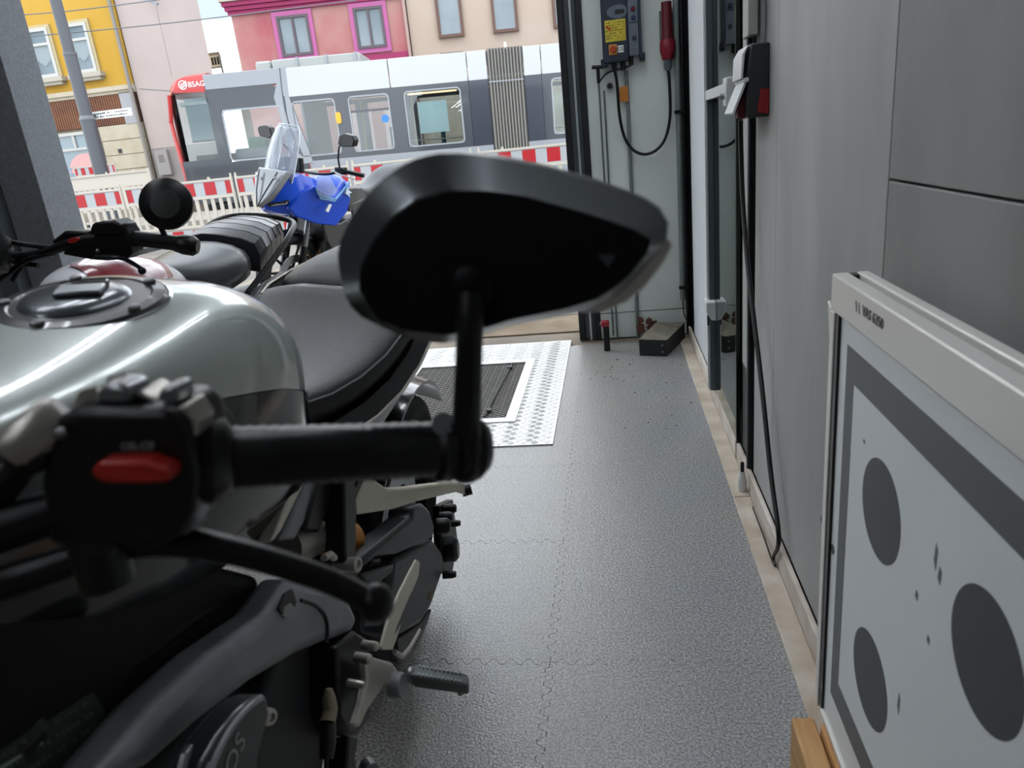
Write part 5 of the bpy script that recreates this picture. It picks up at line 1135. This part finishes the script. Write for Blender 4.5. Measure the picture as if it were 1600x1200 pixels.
# ------------------------------------------------------------------ blue sports tourer outside the door
h_ = math.radians(243)
BM = Matrix.Translation((-2.23, 6.02, 0)) @ Matrix.Rotation(h_, 4, 'Z') @ Matrix.Rotation(math.radians(-9), 4, 'X')
b3 = empty('blue_motorcycle', (-2.15, 6.0, 0), 'blue sports touring motorcycle with clear windscreen parked outside the doorway', 'motorcycle')
M_blue = mat('blue_paint', '#0a48c6', .28, coat=.25); M_bgr = mat('graphite_paint', '#3b3b3c', .35, coat=.3)
def Q(n, mb, m, par=b3, **k): return ob(n, mb, m, par, **k)
wheel(b3, BM, (.70, 0, .31), (0, 1, 0), .31, .12, 10, M_black)
wheel(b3, BM, (-.72, 0, .315), (0, 1, 0), .315, .18, 10, M_black)
def sym(name, pts_, m, th=.012, par=b3, **k):
    """the same side panel left and right: pts (x, y, z) on the left, th thick inwards"""
    for s_ in (1, -1):
        a = [Vector((x, y*s_, z)) for x, y, z in pts_]
        Q(name, MB(BM).prism(a, (0, -th*s_, 0)), m, par, **k)
tk3 = Q('fuel_tank', MB(BM).loft([[Vector((x, w*c, z0+(z1-z0)*h)) for c, h in ((-1, .2), (-1, .55), (-.75, .9), (0, 1), (.75, .9), (1, .55), (1, .2), (.6, 0), (-.6, 0))] for x, w, z0, z1 in ((.42, .10, .82, .96), (.34, .16, .78, 1.02), (.25, .18, .76, 1.04), (.17, .165, .76, 1.01), (.10, .12, .78, .94), (.06, .08, .80, .88))]), M_blue, sub=1, smooth=180)
Q('tank_rear_panel', MB(BM).loft([[Vector((x, w*c, z0+(z1-z0)*h)) for c, h in ((-1, 0), (-1, 1), (1, 1), (1, 0))] for x, w, z0, z1 in ((.22, .178, .74, .92), (.12, .170, .73, .92), (.02, .13, .74, .90), (-.06, .10, .76, .86))]), M_bgr, tk3, bevel=.01, label='graphite knee panel of the tank')
# front fairing: beak, upper cowl and side wings
Q('fairing_nose', MB(BM).loft([[Vector((x, w*c, z)) for c, z in ((-1, za), (-.75, zb), (0, zb+.02), (.75, zb), (1, za), (.7, zc), (0, zc-.02), (-.7, zc))] for x, w, za, zb, zc in ((.90, .03, .86, .90, .83), (.84, .10, .87, .97, .80), (.76, .17, .90, 1.03, .78), (.66, .20, .93, 1.06, .79), (.52, .19, .92, 1.02, .82))]), M_blue, smooth=30, label='blue front cowl')
sym('side_fairing', [(.80, .16, .84), (.70, .22, .95), (.60, .24, .99), (.52, .25, .93), (.44, .27, .90), (.32, .26, 1.0), (.29, .235, .96), (.22, .21, .86), (.26, .205, .75), (.40, .22, .66), (.58, .21, .70), (.74, .17, .77)], M_blue, .05, bevel=.012, label='blue side fairing')
sym('fairing_rim', [(.62, .255, .985), (.55, .262, .915), (.45, .29, .885), (.30, .275, .985), (.27, .26, .995), (.27, .255, .965), (.45, .275, .855), (.57, .25, .885)], mat('light_blue_edge', '#7fb2ea', .3), .012, bevel=.003, label='pale blue fairing edge')
sym('headlamp', [(.885, .05, .845), (.80, .165, .865), (.79, .17, .90), (.83, .14, .885), (.895, .045, .87)], M_blackg, .03, bevel=.004)
sym('headlamp_glass', [(.875, .066, .852), (.81, .162, .872), (.805, .164, .885), (.875, .066, .868)], mat('lamp_glass', '#cfd4d8', .1), .02)
sym('side_vent', [(.55, .275, .80), (.51, .275, .845), (.48, .272, .84), (.52, .272, .785)], M_white, .012, bevel=.003)
LMK = [Vector(p) for p in ((.945, .0, .845), (.90, .085, .92), (.84, .14, 1.03), (.78, .155, 1.10), (.78, -.155, 1.10), (.84, -.14, 1.03), (.90, -.085, .92))]
Q('lamp_mask', MB(BM).loft([LMK, [p+Vector((-.05, 0, -.02)) for p in LMK]]), mat('silver_mask', '#d3d8dd', .18, metal=.3, coat=.5), bevel=.008, label='silver grey nose mask')
Q('mask_ridge', MB(BM).tube([Vector((.95, 0, .85)), Vector((.90, .05, .96)), Vector((.82, .10, 1.09))], .006, 6), M_bgr)
Q('mask_ridge', MB(BM).tube([Vector((.95, 0, .85)), Vector((.90, -.05, .96)), Vector((.82, -.10, 1.09))], .006, 6), M_bgr)
for s_ in (-1, 1): Q('mask_bolt', MB(BM).lathe([(0, .006), (.012, .006), (.014, 0)], (.845, .10*s_, 1.05), (.7, .3*s_, .6), 12), M_steel)
M_scr = glass('windscreen_clear', '#f2f8fb', tint=.95, ior=1.5)
_n = M_scr.node_tree; _o = _n.nodes['Material Output']; _m = _n.nodes.new('ShaderNodeMixShader'); _t = _n.nodes.new('ShaderNodeBsdfTranslucent')
_t.inputs[0].default_value = (.9, .93, .96, 1); _m.inputs[0].default_value = .22  # milky translucent share painted in for the sky's reflection on the screen
_n.links.new(_o.inputs[0].links[0].from_socket, _m.inputs[1]); _n.links.new(_t.outputs[0], _m.inputs[2]); _n.links.new(_m.outputs[0], _o.inputs[0])
sr_ = [[Vector((x, y, z)) for x, y, z in ((xx-.06, -w, z-.012), (xx-.015, -w*.6, z), (xx, 0, z+.006), (xx-.015, w*.6, z), (xx-.06, w, z-.012))] for xx, w, z in ((.80, .15, 1.02), (.775, .165, 1.11), (.74, .165, 1.21), (.70, .15, 1.31), (.67, .125, 1.375), (.655, .095, 1.40))]
wsn = Q('windscreen', MB(BM).loft(sr_, cap=False, loop=False), M_scr, smooth=180, label='clear plastic windscreen')
k_ = wsn.modifiers.new('thick', 'SOLIDIFY'); k_.thickness = .004
Q('screen_edge', MB(BM).tube([r[0] for r in sr_]+[q for q in sr_[-1][1:-1]]+[r[-1] for r in reversed(sr_)], .004, 6), mat('clear_edge', '#e3ebef', .2), wsn)
sym('wind_deflector', [(.60, .27, 1.06), (.50, .285, 1.05), (.44, .30, .94), (.52, .285, .89), (.62, .27, .93)], M_scr, .004)
Q('instrument', MB(BM).box(.56, .60, -.09, .09, 1.06, 1.17), M_black, bevel=.008)
Q('handlebar', MB(BM).tube([Vector((x, y, z)) for x, y, z in ((.28, -.40, 1.05), (.34, -.28, 1.07), (.40, -.12, 1.04), (.40, .12, 1.04), (.34, .28, 1.07), (.28, .40, 1.05))], .011, 10, smooth=4), M_black)
for s_ in (-1, 1):
    Q('grip', MB(BM).cyl((.33, .29*s_, 1.068), (.28, .42*s_, 1.048), .017, 14), M_rubber)
    Q('switch_cluster', MB(BM).box(.31, .37, min(.2*s_, .285*s_), max(.2*s_, .285*s_), 1.045, 1.10), M_black, bevel=.008)
    Q('lever', MB(BM).tube([Vector((.38, .22*s_, 1.06)), Vector((.40, .30*s_, 1.05)), Vector((.36, .41*s_, 1.03))], .005, 6), M_alloy)
    mm = Q('mirror_stem', MB(BM).tube([Vector((.36, .25*s_, 1.09)), Vector((.38, .26*s_, 1.17)), Vector((.43, .33*s_, 1.255)), Vector((.44, .38*s_, 1.29))], .007, 8), M_black)
    Q('mirror', MB(BM).loft([[Vector((.45+dx, (.36+a)*s_, 1.31+b)) for a, b in ((0, -.03), (.02, .035), (.07, .05), (.15, .04), (.17, .01), (.15, -.035), (.05, -.045))] for dx in (.02, .0, -.03)]), M_black, mm, bevel=.006)
Q('seat', MB(BM).loft([[Vector((x, w*c, z+dz)) for c, dz in ((-1, -.07), (-.95, -.02), (-.5, .0), (0, -.004), (.5, 0), (.95, -.02), (1, -.07))] for x, w, z in ((.08, .07, .92), (-.02, .11, .885), (-.16, .145, .88), (-.28, .15, .91), (-.34, .14, .98), (-.42, .14, 1.02), (-.56, .12, 1.04), (-.74, .08, 1.04))]), mat('grey_seat_vinyl', '#33363b', .42), sub=1, smooth=180, label='dark grey stepped seat')
Q('tail_unit', MB(BM).loft([[Vector((x, w*c, z+dz)) for c, dz in ((-1, .0), (1, .0), (.8, -.1), (-.8, -.1))] for x, w, z in ((-.1, .11, .82), (-.34, .15, .86), (-.6, .13, .95), (-.9, .06, 1.0))]), M_bgr, bevel=.01)
sym('side_panel', [(.20, .18, .80), (.0, .165, .82), (-.06, .16, .78), (.0, .155, .66), (.16, .175, .68)], M_bgr, .03, bevel=.008)
sym('engine_cover', [(.52, .20, .68), (.40, .21, .70), (.36, .21, .67), (.28, .21, .69), (.20, .20, .63), (.22, .20, .50), (.28, .19, .30), (.34, .19, .30), (.48, .20, .55)], M_bgr, .04, bevel=.008, label='graphite radiator cowl')
sym('blue_insert', [(.30, .222, .50), (.24, .222, .46), (.27, .215, .32), (.33, .215, .34)], M_blue, .014, bevel=.004)
sym('frame_tube', [(.22, .18, .68), (.2, .185, .66), (-.12, .16, .60), (-.12, .16, .63)], M_dkgrey, .03, bevel=.006)
Q('radiator', MB(BM).box(.44, .48, -.18, .18, .42, .72), M_black, bevel=.01)
Q('engine_block', MB(BM).box(-.12, .40, -.17, .17, .22, .64), M_engine, bevel=.04)
for s_ in (-1, 1):
    for c, r in (((.14, .18*s_, .56), .05), ((.10, .18*s_, .42), .075), ((.26, .18*s_, .28), .03)):
        Q('engine_cap', MB(BM).lathe([(0, .02), (r*.8, .02), (r, .01), (r, -.02), (0, -.02)], c, (0, s_, 0), 18), M_engine)
M_head = mat('exhaust_bronze', '#6e5536', .35, metal=.8)
for y in (-.09, 0, .09):
    Q('exhaust_header', MB(BM).tube([Vector((.40, y, .52)), Vector((.50, y*1.1, .42)), Vector((.48, y*.9, .26)), Vector((.36, y*.6, .17)), Vector((.1, y*.4, .15))], .019, 10, smooth=4), M_head)
for s_ in (-1, 1):
    fk3 = Q('fork', MB(BM).cyl((.69, .10*s_, .31), (.50, .10*s_, .95), .024, 12), M_steel)
    Q('fork_lower', MB(BM).cyl((.70, .10*s_, .28), (.63, .10*s_, .52), .03, 12), M_black, fk3)
Q('front_mudguard', MB(BM).loft([[Vector((.70+r*math.cos(t), y, .31+r*math.sin(t))) for y, r in ((-.07, .32), (0, .34), (.07, .32), (.07, .313), (0, .333), (-.07, .313))] for t in [math.radians(a) for a in range(30, 171, 10)]]), M_black, smooth=50)
Q('swing_arm', MB(BM).cyl((-.1, .11, .38), (-.74, .11, .315), .03, 10).cyl((-.1, -.11, .38), (-.74, -.11, .315), .03, 10), M_black)
Q('side_stand', MB(BM).cyl((.02, .14, .30), (.06, .26, .03), .012, 8), M_black)
em = [(.33, .285, .955), (.30, .282, .93), (.25, .276, .915), (.29, .28, .915), (.28, .276, .885), (.31, .283, .912), (.36, .286, .925)]
sym('fairing_emblem', [(.31, .268, .955), (.295, .266, .925), (.25, .255, .90), (.285, .262, .90), (.28, .26, .87), (.31, .266, .895), (.335, .27, .90)], mat('emblem_silver', '#c9d6e4', .3), .02)

# outdoor paints and stones: colours scaled down to offset the boosted sky light
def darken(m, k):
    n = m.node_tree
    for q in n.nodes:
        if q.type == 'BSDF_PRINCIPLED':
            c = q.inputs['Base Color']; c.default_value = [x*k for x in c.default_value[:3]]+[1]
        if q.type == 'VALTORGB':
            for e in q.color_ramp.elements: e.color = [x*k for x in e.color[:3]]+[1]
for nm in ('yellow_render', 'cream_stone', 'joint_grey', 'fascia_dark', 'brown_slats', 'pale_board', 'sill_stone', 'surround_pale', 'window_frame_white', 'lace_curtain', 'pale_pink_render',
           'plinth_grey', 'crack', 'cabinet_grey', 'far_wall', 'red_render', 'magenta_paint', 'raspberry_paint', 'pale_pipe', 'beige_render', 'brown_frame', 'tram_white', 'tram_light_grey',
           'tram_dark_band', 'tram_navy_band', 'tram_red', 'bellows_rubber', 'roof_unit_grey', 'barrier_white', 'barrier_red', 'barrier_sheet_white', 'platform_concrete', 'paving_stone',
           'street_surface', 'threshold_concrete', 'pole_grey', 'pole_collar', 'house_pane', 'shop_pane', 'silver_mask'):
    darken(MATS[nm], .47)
